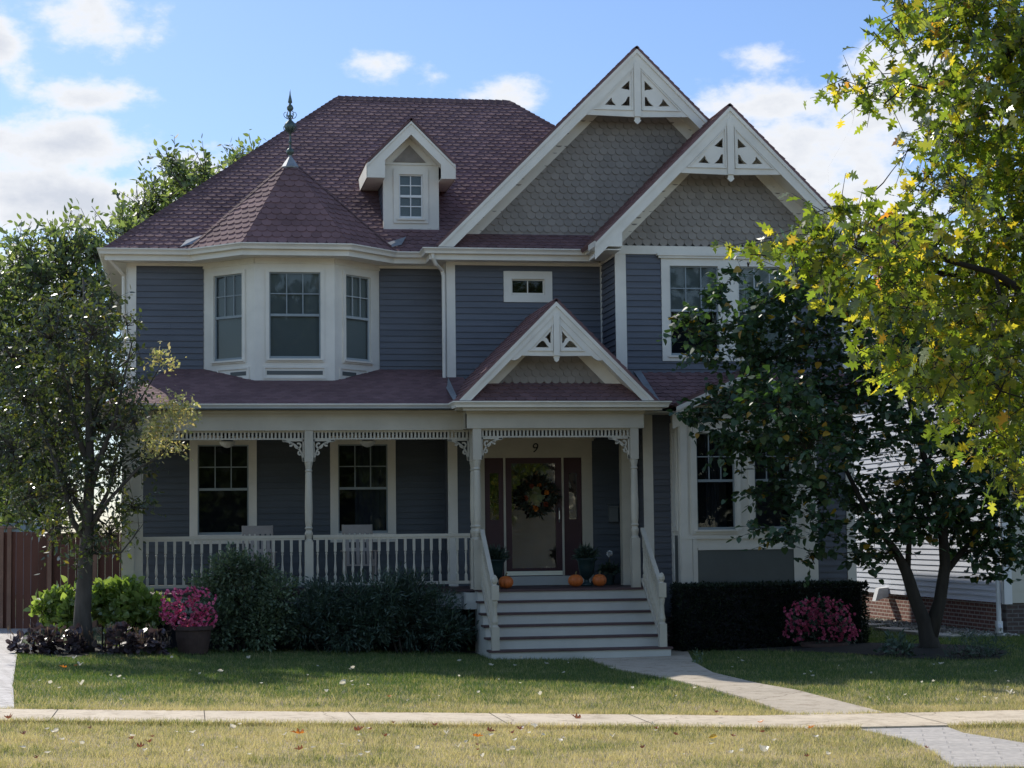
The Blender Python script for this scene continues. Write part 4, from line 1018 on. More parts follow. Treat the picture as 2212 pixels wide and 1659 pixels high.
def leaves(name, P, D, size, shape, mat, parent, up=.6, curl=.25, fold=.15, droop=0.):
    """P leaf bases, D growing directions"""
    P = np.asarray(P, float); D = np.asarray(D, float); n = len(P)
    D = D+rng.normal(0, .35, (n, 3)); D[:, 2] -= droop; D /= np.linalg.norm(D, axis=1)[:, None]+1e-9
    Nn = rng.normal(0, 1, (n, 3))*(1-up)+np.array([0, 0, up]); Nn -= D*(Nn*D).sum(1)[:, None]; Nn /= np.linalg.norm(Nn, axis=1)[:, None]+1e-9
    S = np.cross(D, Nn); s = size*rng.uniform(.5, 1.3, n)
    sh = np.array(shape); k = len(sh)
    cv = curl*rng.uniform(-.4, 1.3, n); fv = fold*rng.uniform(-.5, 1.5, n)
    V = P[:, None]+s[:, None, None]*(sh[None, :, 0, None]*S[:, None]+sh[None, :, 1, None]*D[:, None]+(-(cv[:, None]*sh[None, :, 1]**2)+fv[:, None]*np.abs(sh[None, :, 0]))[..., None]*Nn[:, None])
    return ngons(name, V, mat, parent)
def blobpts(blobs, per, Yd=.8, hollow=2.2):
    """points inside the crown; blobs (px, py, radius px, depth) -> centres in the place"""
    C_ = []; 
    for b in blobs:
        px, py, r, Y = b[:4]; k = b[4] if len(b) > 4 else 1.
        c = at(px, py, Y); R = r*Y/FPX; C_.append((c, R, k))
    pts = []; own = []
    for i, (c, R, k) in enumerate(C_):
        m = max(2, int(per*k*(R**2)))
        d = rng.normal(0, 1, (m, 3)); d /= np.linalg.norm(d, axis=1)[:, None]; r = rng.uniform(0, 1, m)**(1/hollow)
        q = c+d*r[:, None]*R*np.array([1, Yd, 1]); pts.append(q); own += [i]*m
    return C_, np.concatenate(pts), np.array(own)
def twigs(mb, pts, C_, own, rad=.006, frac=.5, pull=.75, n=3):
    for p, o in zip(pts, own):
        if rng.uniform() > frac: continue
        c = C_[o][0]; a = Vector(c)*(1-0)+Vector((0, 0, -.1)); b = Vector(p); m = a.lerp(b, .5)+Vector(rng.normal(0, .05, 3))
        mb.tube([a, m, b], [rad*1.6, rad*1.2, rad*.5], n, cap=False)
def limbs(mb, skel, C_, r0=.05):
    """join each crown clump to the nearest limb point below it"""
    nodes = [Vector(p) for p, r in skel]; rr = [r for p, r in skel]
    order = sorted(range(len(C_)), key=lambda i: min((Vector(C_[i][0])-n).length for n in nodes))
    for i in order:
        c = Vector(C_[i][0]); j = min(range(len(nodes)), key=lambda k: (nodes[k]-c).length*(1+.35*max(0, nodes[k].z-c.z)))
        a = nodes[j]; r = min(rr[j]*.75, r0); L_ = (c-a).length
        m1 = a.lerp(c, .35)+Vector(rng.normal(0, .06*L_, 3)); m2 = a.lerp(c, .7)+Vector(rng.normal(0, .05*L_, 3))
        mb.tube([a, m1, m2, c], [r, r*.8, r*.6, max(.004, r*.4)], 5)
        nodes += [m1, m2, c]; rr += [r*.8, r*.6, r*.4]
def tree(name, label, cat, base, trunk, tr, blobs, per, lpt, lsize, shape, mat, bark, spread=.16, up=.5, droop=.2, group=None, Yd=.8, twf=.5, hollow=2.2, tw=.006, extra=None, updir=0., curl=.25, limbr=.05, flat=.8):
    t = empty(name, base, label, cat, group)
    mb = MB(); sk = []
    for path, rads in zip(trunk, tr):
        mb.tube(path, rads, 10); sk += list(zip(path, rads))[1:]
    C_, pts, own = blobpts(blobs, per, Yd, hollow)
    limbs(mb, sk, C_, limbr)
    twigs(mb, pts[::max(1, len(pts)//500)], C_, own[::max(1, len(pts)//500)], tw, twf)
    mb.build('trunk', bark, t, smooth=True)
    n = len(pts); P = np.repeat(pts, lpt, 0)
    cen = np.array([C_[o][0] for o in own]); d = pts-cen; d /= np.linalg.norm(d, axis=1)[:, None]+1e-9; d[:, 2] += updir; d = np.repeat(d, lpt, 0)
    td = cen*0+d[::lpt]*.7+rng.normal(0, .55, cen.shape); td[:, 2] = td[:, 2]*flat+updir*.6-.1; td /= np.linalg.norm(td, axis=1)[:, None]+1e-9
    Lt = spread*3.2*rng.uniform(.6, 1.4, (n, 1)); a0 = pts-td*Lt*.4; a1 = pts+td*Lt*.55
    st_ = max(1, n//1500); tb = MB()
    for u_, w_ in zip(a0[::st_], a1[::st_]): tb.tube([u_, w_], [tw, tw*.4], 3, cap=False)
    tb.build('twigs', bark, t, kind='stuff')
    tt = np.tile(np.linspace(-.35, .6, lpt), n)[:, None]+rng.uniform(-.06, .06, (n*lpt, 1)); T_ = np.repeat(td, lpt, 0); Lr = np.repeat(Lt, lpt, 0)
    lat = rng.normal(0, 1, P.shape); lat[:, 2] *= .5; lat -= T_*(lat*T_).sum(1)[:, None]; lat /= np.linalg.norm(lat, axis=1)[:, None]+1e-9
    off = T_*tt*Lr+lat*spread*.22*rng.uniform(0, 1, (len(P), 1))
    D = lat*.9+T_*.6
    leaves('crown', P+off, D, lsize, shape, mat, t, up, droop=droop, curl=curl)
    return t
M['oak'] = leafmat('oak_leaf', [(0, (.03, .055, .02)), (.5, (.055, .095, .025)), (.8, (.12, .15, .035)), (.985, (.19, .18, .04)), (1, (.24, .12, .04))], .6, .22, (4.6, 3.8, 1.0), 1.)
M['dark_leaf'] = leafmat('redbud_leaf', [(0, (.03, .062, .038)), (.8, (.055, .105, .058)), (.965, (.08, .13, .06)), (.975, (.34, .20, .04)), (1, (.40, .26, .04))], .34, .42, (1.8, 1.9, .5), .45)
M['lawn_leaf'] = leafmat('young_tree_leaf', [(0, (.045, .06, .04)), (.7, (.07, .09, .05)), (.93, (.11, .13, .05)), (1, (.20, .15, .07))], .38, .28, (1.8, 1.9, .5), .7)
M['yellow_leaf'] = leafmat('yellowing_leaf', [(0, (.30, .34, .15)), (.5, (.58, .56, .28)), (1, (.62, .50, .30))], .45, .4, (1.25, 1.2, .7))
M['far_leaf'] = leafmat('silver_maple_leaf', [(0, (.075, .11, .065)), (.6, (.14, .18, .10)), (1, (.28, .31, .22))], .5, .38, (1.7, 1.8, .6), .6)
M['shrub'] = leafmat('shrub_leaf', [(0, (.07, .11, .07)), (1, (.16, .21, .13))], .2, .5, (1.5, 1.7, .6))
M['yew'] = leafmat('yew_needles', [(0, (.035, .062, .048)), (1, (.09, .135, .105))], .2, .5, (1.4, 1.6, .6))
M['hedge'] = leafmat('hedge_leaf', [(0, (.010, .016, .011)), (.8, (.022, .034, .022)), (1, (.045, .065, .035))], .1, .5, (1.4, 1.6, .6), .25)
M['bright_leaf'] = leafmat('hydrangea_leaf', [(0, (.13, .20, .06)), (1, (.34, .42, .16))], .4, .3, (1.8, 1.9, .7), 1.)
M['purple_leaf'] = leafmat('coral_bells_leaf', [(0, (.05, .035, .045)), (1, (.13, .10, .115))], .15, .35, (1.4, 1.2, 1.))
M['fuzz'] = leafmat('dry_stalks', [(0, (.10, .07, .05)), (1, (.20, .15, .11))], .3, .7, (1.2, 1.1, .9))
M['pink'] = leafmat('petunia_petals', [(0, (.45, .06, .18)), (.5, (.75, .16, .36)), (1, (.88, .38, .52))], .4, .6, (1.5, 1., 1.2))
M['pink2'] = leafmat('shaded_petunia_petals', [(0, (.35, .05, .13)), (1, (.62, .14, .26))], .4, .6, (1.3, 1., 1.1))
V3 = lambda px, py, Y: Vector(at(px, py, Y))
# right foreground oak --------------------------------------------------
YO = 17.
ob_ = [(1955,60,62),(2060,40,100),(2180,90,110),(1925,15,40),(1815,170,26),(1855,185,36),(1910,200,46),(1985,190,56),(2075,200,70),(2170,230,85),(2010,290,52),(2090,320,80),(2180,360,95),(1962,325,24),(2010,390,40),(2075,420,62),(2160,460,80),
 (1615,545,22),(1655,530,34),(1705,520,46),(1755,490,50),(1795,460,42),(1760,580,44),(1815,560,60),(1865,510,55),(1910,570,75),(1960,510,60),(2010,570,85),(2100,560,95),(2185,590,95),(1850,640,50),(1900,660,60),(1980,660,75),(2070,680,90),(2165,700,95),
 (1885,770,38),(1935,790,50),(1990,800,60),(2070,800,80),(2160,820,90),(2100,900,62),(2185,930,70),(2085,975,26),(2170,1010,42),(2205,1060,30),
 (2300,100,140),(2300,350,140),(2310,600,140),(2300,820,130),(2450,300,180),(2450,600,180),(2150,-60,120),(2000,-70,80),(2350,-100,160),(2280,1000,70)]
random.seed(3)
ob_ = [(a, b, c, YO+random.uniform(-1.2, 1.2)) for a, b, c in ob_]
T0 = V3(2900, 1600, YO); T0.z = gz(T0.x, T0.y)-.1
tp = [T0, V3(2880, 1250, YO), V3(2800, 900, YO), V3(2650, 500, YO), V3(2500, 100, YO), V3(2450, -300, YO)]
b1 = [V3(2800, 900, YO), V3(2350, 720, YO-.3), V3(2150, 590, YO-.2), V3(1980, 545, YO), V3(1860, 440, YO)]
b2 = [V3(2680, 560, YO), V3(2350, 330, YO), V3(2150, 240, YO+.3), V3(2000, 190, YO+.1)]
b3 = [V3(2770, 800, YO), V3(2300, 640, YO+.4), V3(2080, 600, YO+.6), V3(1900, 560, YO+.3), V3(1780, 500, YO+.3)]
oak = tree('oak_tree', 'tall oak at the right with big sunlit yellow green lobed leaves in front of everything', 'tree', T0, [tp, b1, b2, b3], [[.28, .22, .2, .17, .12, .08], [.07, .045, .03, .02, .01], [.06, .04, .022, .01], [.055, .04, .025, .018, .01]], ob_, 290, 7, .125, OAK, M['oak'], M['bark_dark'], spread=.15, up=.2, droop=.5, Yd=1.6, twf=.35, hollow=2.6, limbr=.03, curl=.75)
# small dark tree at the right --------------------------------------------
YR = G(2005, 1400).y
rb = [(1490,700,34),(1545,640,34),(1530,745,52),(1585,600,26),(1610,690,60),(1690,640,60),(1745,590,50),(1640,790,75),(1745,740,80),(1845,700,85),(1800,610,50),(1500,890,34),(1570,880,62),(1680,870,85),(1790,850,90),(1890,830,85),(1990,800,80),(2080,820,80),(1560,960,40),(1640,970,62),(1740,960,80),(1830,960,60),(1960,930,70),(2050,960,80),(2150,950,80),(1690,1075,50),(1630,1065,30),(1770,1060,66),(1850,1080,50),(1950,1060,70),(2040,1060,75),(2130,1060,75),(2200,1050,60),(1640,1140,22),(1700,1150,34),(1780,1140,40),(1880,1150,40),(1960,1140,45),(2060,1140,50),(2150,1140,50),(1760,1205,22),(1860,1190,34),(2190,1180,40),(2110,1190,22),(2140,1245,20),(1940,720,60),(2040,720,60),(2150,800,80),(1990,1125,45),(2090,1185,34),(1905,1195,30),(2175,1205,34),(2060,1110,50),(1930,1110,50)]
rb = [(a, b, c, YR+random.uniform(-1., 1.)) for a, b, c in rb]
T0 = V3(2005, 1400, YR); T0.z = gz(T0.x, T0.y)-.05
fk = V3(2005, 1345, YR); f0 = V3(2008, 1390, YR)
lt = [[T0, f0, fk+Vector((-.06, 0, 0)), V3(1975, 1290, YR), V3(1958, 1235, YR), V3(1935, 1190, YR), V3(1880, 1120, YR), V3(1820, 1000, YR)],
      [fk+Vector((0, 0, -.25)), V3(2030, 1300, YR+.05), V3(2042, 1220, YR+.05), V3(2035, 1130, YR+.1), V3(2000, 1000, YR), V3(1960, 850, YR), V3(1900, 700, YR)],
      [V3(2040, 1240, YR+.05), V3(2080, 1190, YR+.2), V3(2130, 1130, YR+.2), V3(2180, 1080, YR+.2)],
      [V3(1960, 1240, YR), V3(1965, 1150, YR), V3(1975, 1060, YR-.2)]]
tree('redbud_tree', 'small dark green tree with forked trunk standing before the right wing', 'tree', T0, lt, [[.20, .16, .115, .10, .09, .06, .045, .03], [.14, .10, .09, .07, .05, .035, .02], [.055, .045, .035, .02], [.05, .04, .025]], rb, 225, 10, .105, HEART, M['dark_leaf'], M['bark_dark'], spread=.17, up=.72, droop=.25, Yd=1.5, twf=.4, limbr=.03, flat=.35)
# young lawn tree at the left ------------------------------------------------
YL = 31.35
lb = [(190,1190,44),(120,1140,55),(235,1140,62),(285,1085,46),(60,1060,60),(150,1050,85),(240,1010,75),(30,960,75),(120,930,85),(215,910,85),(290,900,50),(305,985,34),(50,850,75),(145,810,85),(240,820,75),(290,760,34),(275,690,30),(200,710,70),(110,720,70),(25,760,60),(180,640,46),(105,650,40),(245,640,28),(-40,900,70),(-30,1020,60)]
lb = [(a, b, c, YL+random.uniform(-.7, .7)) for a, b, c in lb]
T0 = V3(180, 1402, YL); T0.z = gz(T0.x, T0.y)-.03
lt = [[T0, V3(178, 1330, YL), V3(183, 1240, YL), V3(188, 1150, YL), V3(195, 1000, YL), V3(190, 850, YL), V3(185, 700, YL), V3(180, 600, YL)]]
ra = [[.19, .135, .12, .10, .07, .05, .03, .012]]
for i, (a, b, c, d, e, f) in enumerate([(188,1170,140,1060,90,920),(190,1160,235,1060,270,920),(188,1120,120,980,60,800),(190,1080,250,900,285,740),(192,1000,150,850,110,690),(194,960,230,820,230,660)]):
    lt.append([V3(a, b, YL), V3((a+c)/2-8, (b+d)/2+10, YL+.1*(i % 3-1)), V3(c, d, YL+.25*(i % 3-1)), V3(e, f, YL+.4*(i % 3-1))]); ra.append([.055, .045, .03, .01])
lt += [[V3(190, 1150, YL), V3(235, 1080, YL-.2), V3(300, 1010, YL-.3), V3(345, 985, YL-.3), V3(378, 925, YL-.3)], [V3(186, 1190, YL), V3(215, 1197, YL-.1), V3(262, 1193, YL-.2), V3(285, 1165, YL-.2), V3(312, 1128, YL-.2)], [V3(285, 1165, YL-.2), V3(300, 1140, YL-.2), V3(296, 1095, YL-.2)], [V3(250, 950, YL-.1), V3(300, 870, YL-.2), V3(335, 810, YL-.2), V3(352, 780, YL-.2)]]
ra += [[.04, .03, .022, .018, .008], [.03, .02, .016, .01, .004], [.009, .006, .003], [.02, .014, .009, .005]]
lawn_tree = tree('lawn_tree', 'young grey barked tree on the left lawn with a yellowing side branch', 'tree', T0, lt, ra, lb, 175, 9, .095, OVAL, M['lawn_leaf'], M['bark'], spread=.15, up=.35, droop=.35, Yd=1.1, twf=.7, hollow=1.9, limbr=.025)
C_, pts, own = blobpts([(385,890,30,YL-.9),(352,925,32,YL-.9),(415,905,16,YL-.3),(330,965,26,YL-.3),(347,772,12,YL-.2,2),(372,785,10,YL-.2,2),(335,790,8,YL-.2,2),(385,967,12,YL-.3,2),(405,870,14,YL-.9),(330,925,22,YL-.9),(365,865,16,YL-.9)], 800)
pts = np.repeat(pts, 7, 0); leaves('yellow_foliage', pts+rng.normal(0, .075, pts.shape), rng.normal(0, 1, pts.shape), .07, OVAL, M['yellow_leaf'], lawn_tree, .4)
# background trees -------------------------------------------------------------
def bgtree(label, blobs, Y, base_px, mat, per=140, lsz=.18, grp='trees growing behind the house and fence', cols=1., lpt=9):
    bl_ = [(a, b, c, Y+random.uniform(-2, 2)*cols) for a, b, c in blobs]
    T = V3(base_px, 1200, Y); T.z = gz(T.x, T.y)-.1; top = V3(blobs[0][0], blobs[0][1], Y)
    mid = T.lerp(top, .5); path = [T, T.lerp(top, .25), mid+Vector((.2, 0, 0)), T.lerp(top, .8)]
    return tree('maple_tree', label, 'tree', T, [path], [[.3, .24, .17, .06]], bl_, per, lpt, lsz, OVAL, mat, M['bark'], spread=.26, up=.3, droop=-.1, group=grp, Yd=1.5, twf=.25, tw=.015, updir=.5, limbr=.06)
bgtree('silvery green maple rising behind the young lawn tree', [(140,540,60),(60,560,60),(205,530,55),(20,640,70),(110,640,80),(200,630,75),(245,600,40),(-60,650,90),(40,740,85),(150,740,90),(235,720,60),(-40,800,110),(90,850,100),(200,850,80),(0,950,100),(120,970,90),(20,1060,80),(-80,1000,110),(90,1080,60)], 46, 100, M['far_leaf'])
bgtree('leafy maple showing above the left slope of the roof', [(400,390,46),(350,420,46),(440,370,30),(300,460,42),(275,500,36),(370,350,24),(430,430,50),(350,490,60),(300,540,60),(420,500,60),(330,600,80)], 52, 330, M['far_leaf'])
bgtree('maple top just peeking over the roof hip beside the turret finial', [(512,348,16),(545,332,13),(530,380,40),(560,400,40),(540,450,60)], 56, 540, M['far_leaf'], per=240)
# shrubs and beds ------------------------------------------------------------------
def shrub(name, label, cat, blobs, per, lpt, size, shape, mat, Y, Yd=.9, spread=.07, up=.5, updir=.3, group=None, flowers=None, hollow=3., stems=True, ground_px=None, droop=0.):
    bl_ = [(b[0], b[1], b[2], Y+random.uniform(-.15, .15)) if len(b) < 4 else b for b in blobs]
    C_, pts, own = blobpts(bl_, per, Yd, hollow)
    gx = sum(c[0][0] for c in C_)/len(C_); z0 = gz(gx, Y)
    t = empty(name, (gx, Y, z0), label, cat, group)
    keep = pts[:, 2] > z0+.02; pts = pts[keep]; own = own[keep]
    if stems:
        mb = MB()
        for c, R, k in C_:
            a = Vector((gx+(c[0]-gx)*.5, c[1], z0-.02)); mb.tube([a, a.lerp(Vector(c), .5)+Vector((.03, 0, .05)), Vector(c)], [.02, .014, .008], 5)
        tb = mb; twigs(tb, pts, C_, own, .003, .25)
        mb.build('stems', M['bark_dark'], t)
    cen = np.array([C_[o][0] for o in own]); d = pts-cen; d /= np.linalg.norm(d, axis=1)[:, None]+1e-9; d[:, 2] += updir
    P = np.repeat(pts, lpt, 0); d = np.repeat(d, lpt, 0); off = rng.normal(0, 1, P.shape)*spread*.6+d*rng.uniform(-1, 1, (len(P), 1))*spread
    P = P+off; k = P[:, 2] > z0; P = P[k]; d = d[k]
    leaves('foliage', P, d+rng.normal(0, .3, d.shape), size, shape, mat, t, up, droop=droop)
    return t, C_, pts, own
shrub('viburnum_shrub', 'tall grey green leafy shrub before the left half of the porch railing', 'shrub', [(495,1230,38),(560,1235,34),(455,1275,40),(525,1295,62),(600,1290,48),(475,1345,50),(560,1355,52),(620,1350,36),(520,1215,22)], 1500, 9, .065, OVAL, M['shrub'], 31.75)
shrub('yew_shrub', 'dark spreading yew in the middle of the porch bed', 'shrub', [(700,1310,48),(770,1295,44),(655,1345,46),(740,1355,52),(690,1285,24),(800,1350,48)], 1300, 12, .095, NEED2, M['yew'], 31.75, Yd=1., group='dark yews before the porch', spread=.08)
shrub('yew_shrub', 'dark spreading yew beside the entrance stairs', 'shrub', [(835,1285,40),(890,1285,44),(945,1315,42),(880,1340,56),(960,1360,40),(992,1365,28),(860,1262,22),(820,1330,46)], 1300, 12, .095, NEED2, M['yew'], 31.7, Yd=1., group='dark yews before the porch', spread=.08)
t = shrub('hydrangea_shrub', 'sunlit light green broad leaved hydrangea at the porch corner behind the lawn tree', 'shrub', [(95,1318,24),(130,1300,26),(225,1296,34),(270,1292,34),(310,1300,30),(335,1318,24),(180,1310,30),(250,1325,30),(300,1335,26),(215,1272,12),(285,1268,12),(150,1330,26)], 900, 7, .11, HEART, M['bright_leaf'], 32.0, Yd=.6, spread=.06, up=.55, stems=True)[0]
for nm, px, lab in (('left', 108, 'dark purple coral bells left of the lawn tree trunk'), ('right', 285, 'dark purple coral bells right of the lawn tree trunk')):
    t = shrub('coral_bells_plant', lab, 'plant', [(px-52, 1392, 24), (px-20, 1385, 28), (px+18, 1385, 28), (px+52, 1388, 24), (px, 1398, 20), (px+70, 1398, 16), (px-70 if nm == 'left' else px-60, 1400, 14)], 420, 6, .10, ROUND, M['purple_leaf'], 30.75, Yd=1.1, spread=.04, up=.75, group='purple leaved plants around the lawn tree', stems=False)[0]
    q = rng.uniform(-1, 1, 150); yy = 30.75+rng.uniform(-.3, .35, 150); bx_ = float(at(px, 1390, 30.75)[0]); B = np.stack([bx_+q*.62, yy, np.full(150, gz(bx_, 30.75)+.10)], 1)
    fs_ = leaves('flower_stalks', B+np.stack([np.zeros(150), np.zeros(150), rng.uniform(0, .24, 150)], 1), np.tile([0, 0, 1.], (150, 1)), .15, [(0, 0), (.02, .5), (.07, .7), (0, 1), (-.07, .7), (-.02, .5)], M['fuzz'], t, .1); fs_['kind'] = 'stuff'
def flowerpot(label, blobs, Y, pot, mat, group):
    t, C_, pts, own = shrub('flower_pot', label, 'flower pot', blobs, 420, 6, .055, OVAL, M['yew'], Y, Yd=.9, spread=.05, stems=False)
    x0, x1, z1 = X(pot[0], 1380, Y), X(pot[1], 1380, Y), Z((pot[0]+pot[1])/2, pot[2], Y); cx_ = (x0+x1)/2; r = (x1-x0)/2; z0 = gz(cx_, Y)
    m = MB(); m.lathe([(r*.72, 0), (r*.8, .02), (r*.95, (z1-z0)*.6), (r*.98, z1-z0-.07), (r*1.08, z1-z0-.06), (r*1.08, z1-z0), (r*.95, z1-z0), (r*.9, z1-z0-.04)], (cx_, Y, z0), 24); m.build('pot', M['pot'], t, smooth=False)
    n = 330; i = rng.integers(0, len(C_), n); d = rng.normal(0, 1, (n, 3)); d /= np.linalg.norm(d, axis=1)[:, None]; d[:, 1] = -np.abs(d[:, 1])*rng.choice([1, 1, 1, -1], n)
    P = np.array([C_[k][0] for k in i])+d*np.array([C_[k][1] for k in i])[:, None]*rng.uniform(.8, 1.3, (n, 1))
    # five petals round each bloom
    PP = []; DD = []
    for p, dd in zip(P, d):
        if p[2] < z0+.12: continue
        a = Vector(dd).orthogonal().normalized(); b = Vector(dd).cross(a)
        for k in range(5):
            e = a*math.cos(k*1.257)+b*math.sin(k*1.257); PP.append(p); DD.append(e*1.+Vector(dd)*.25)
    D = np.array(DD); N_ = np.array(PP)
    leaves('blossoms', N_, D*3, .04, ROUND, mat, t, .2, curl=.2)
    return t
flowerpot('pot of bright pink petunias beside the left lawn tree bed', [(375,1300,22),(405,1292,20),(440,1300,24),(366,1325,18),(410,1325,30),(448,1332,20),(425,1345,18),(388,1342,16)], 31.1, (378, 457, 1352), M['pink'], None)
flowerpot('pot of deep pink petunias in front of the clipped hedge', [(1730,1330,32),(1770,1318,30),(1810,1335,32),(1720,1362,24),(1770,1355,36),(1830,1368,22)], 30.75, (1735, 1825, 1388), M['pink2'], None)
# clipped hedge --------------------------------------------------------------------
hx = [X(1470, 1330, 31.45), X(1876, 1330, 31.45)]; hz1 = Z(1670, 1264, 31.45); hg = -.02
hd = empty('clipped_hedge', ((hx[0]+hx[1])/2, 31.7, 0), 'dark box clipped evergreen hedge under the right bay window', 'hedge')
mb = MB(); NX, NZ = 40, 12
def hp(u, v, face):
    x = hx[0]+(hx[1]-hx[0])*u
    return x
ring = [(hx[0]+.05, 31.48), (hx[1]-.12, 31.48), (hx[1]-.06, 31.6), (hx[1]-.06, 32.2), (hx[0]+.05, 32.2)]
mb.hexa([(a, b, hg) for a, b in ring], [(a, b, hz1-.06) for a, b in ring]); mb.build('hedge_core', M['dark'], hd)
n = 26000; f = rng.uniform(0, 1, n); W_ = hx[1]-hx[0]; Hh = hz1-hg; x = hx[0]+rng.uniform(0, 1, n)*W_; z = hg+rng.uniform(0, 1, n)*Hh; y = 31.46+.02*np.sin(x*5)+rng.normal(0, .025, n)
P = np.stack([x, y, z], 1); D = np.tile([0, -1., .4], (n, 1))
top = f > .72; P[top, 2] = hz1+rng.normal(0, .02, top.sum())-.02; P[top, 1] = rng.uniform(31.45, 32.2, top.sum()); D[top] = [0, 0, 1]
sd2 = f < .08; P[sd2, 0] = hx[1]-.06+rng.normal(0, .03, sd2.sum()); P[sd2, 1] = rng.uniform(31.45, 32.2, sd2.sum()); D[sd2] = [1, 0, .3]
sd3 = (f >= .08) & (f < .11); P[sd3, 0] = hx[0]+.03; P[sd3, 1] = rng.uniform(31.45, 32.2, sd3.sum()); D[sd3] = [-1, 0, .3]
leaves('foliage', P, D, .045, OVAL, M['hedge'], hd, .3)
shrub('small_shrub', 'low spiky dark shrub left of the forked tree foot', 'shrub', [(1930,1392,16),(1950,1402,20),(1970,1408,16),(1915,1405,14)], 900, 8, .08, OVAL, M['yew'], G(1940, 1418).y, spread=.06)
shrub('small_shrub', 'wider dark mound of foliage right of the forked tree foot', 'shrub', [(2080,1405,22),(2115,1395,26),(2145,1400,24),(2165,1412,16),(2055,1413,14)], 900, 9, .10, NEED, M['yew'], G(2110, 1420).y, spread=.09, updir=.6)
shrub('low_plant', 'small low weed at the right edge of the front walk by the steps', 'plant', [(1503,1417,7),(1515,1427,8),(1508,1436,7)], 1500, 5, .05, OVAL, M['shrub'], G(1508, 1436).y, spread=.03, stems=False)
# ---------------------------------------------------------------- fence
YF = 38.6
fx0, fx1 = -9., xl+.2
fn = empty('wooden_fence', (-4, YF, .45), 'tall reddish brown wooden board fence left of the house', 'fence')
mb = MB(); x = fx0
while x < fx1:
    zt = Z(120, 1148 if x < X(107, 1150, YF) else 1152, YF)
    mb.box(x, min(x+.135, fx1), YF+random.uniform(0, .004), YF+.02, .3, zt+random.uniform(-.006, .006)); x += .14
mb.build('fence_boards', M['fence'], fn)
for px in (3, 20, 107, 205):
    a = X(px, 1200, YF-.05); m = MB(); m.box(a-.04, a+.04, YF-.08, YF-.002, .3, Z(px, 1141, YF)); m.hexa([(a-.05, YF-.09, Z(px, 1141, YF)), (a+.05, YF-.09, Z(px, 1141, YF)), (a+.05, YF+.01, Z(px, 1141, YF)), (a-.05, YF+.01, Z(px, 1141, YF))], [(a-.02, YF-.06, Z(px, 1136, YF)), (a+.02, YF-.06, Z(px, 1136, YF)), (a+.02, YF-.02, Z(px, 1136, YF)), (a-.02, YF-.02, Z(px, 1136, YF))])
    m.build('fence_post', M['fencepost'], fn)
# ---------------------------------------------------------------- neighbours
def onX(px, py, Xp):
    d = ray(px, py); return Vector(CAM+d*((Xp-CAM[0])/d[0]))
nx = 14.35; ny0 = onX(2172, 1300, nx).y; ny1 = ny0+13; ngz = .12
nh = empty('neighbour_house', (nx+3, ny0+4, ngz), 'pale sided neighbouring house with brick foot on the right', 'house')
NS = Loc((nx, ny1), (0, -1)); L_ = ny1-ny0
zbk = onX(2100, 1297, nx).z
mb = MB(); backing(mb, NS, 0, L_, zbk, 5.9, th=.1); siding(mb, NS, 0, L_-.1, zbk, 5.8, e=.105, t=.022); mb.build('wall', M['nsiding'], nh)
NF = Loc((nx, ny0), (1, 0)); nwz = (.55, 1.5, onX(2205, 1280, nx).z, onX(2205, 1213, nx).z)
mb = MB(); backing(mb, NF, .1, 7, zbk, 5.9, [nwz], th=.1); siding(mb, NF, .12, 7, zbk, 5.8, [nwz], e=.2, t=.01); mb.build('front_wall', M['ntrim'], nh)
mb = MB(); mb.box(nx+.03, nx+.2, ny0+.25, ny1, -.3, zbk); mb.build('foundation', M['brick_side'], nh)
mb = MB(); mb.box(nx+.03, nx+7, ny0+.03, ny0+.25, -.3, zbk); mb.build('foundation', M['brick_front'], nh)
mb = MB(); NS.box(mb, L_-.1, L_+.02, 0, .03, zbk-.02, 5.8); NF.box(mb, -.03, .12, 0, .03, zbk-.02, 5.8); mb.build('corner_board', M['white'], nh)
mb = MB(); mb.tube([(nx-.09, ny0+.1, 5.7), (nx-.09, ny0+.1, .32), (nx-.12, ny0-.03, .22)], .045, 8); mb.box(nx-.14, nx-.04, ny0+.05, ny0+.15, .12, .36); mb.build('downspout', M['white'], nh)
wn = MB(); NF.box(wn, nwz[0]-.09, nwz[0], 0, .03, nwz[2]-.09, nwz[3]+.09); NF.box(wn, nwz[1], nwz[1]+.09, 0, .03, nwz[2]-.09, nwz[3]+.09); NF.box(wn, nwz[0], nwz[1], 0, .029, nwz[3], nwz[3]+.09); NF.box(wn, nwz[0], nwz[1], 0, .029, nwz[2]-.09, nwz[2])
w_ = wn.build('window', M['white'], nh); g = MB(); g.add([NF.p(nwz[0], -.03, nwz[2]), NF.p(nwz[1], -.03, nwz[2]), NF.p(nwz[1], -.03, nwz[3]), NF.p(nwz[0], -.03, nwz[3])], [(0, 1, 2, 3)]); g.build('pane', M['glass'], w_)
g = MB(); NF.box(g, nwz[0]-.02, nwz[1]+.02, -.3, -.2, nwz[2], nwz[3]); g.build('window_recess', M['dark'], w_)
mb = MB(); e = .45; A = [(nx-e, ny0-e, 5.85), (nx+9, ny0-e, 5.85), (nx+9, ny1+e, 5.85), (nx-e, ny1+e, 5.85)]; rg = [(nx+4.2, ny0+4, 8.0), (nx+4.2, ny1-4, 8.0)]
mb.add([(a, b, c-.15) for a, b, c in A]+A+rg, [(3, 2, 1, 0), (0, 1, 5, 4), (1, 2, 6, 5), (2, 3, 7, 6), (3, 0, 4, 7), (4, 5, 8), (5, 6, 9, 8), (6, 7, 9), (7, 4, 8, 9)]); mb.build('roof', M['nroof'], nh)
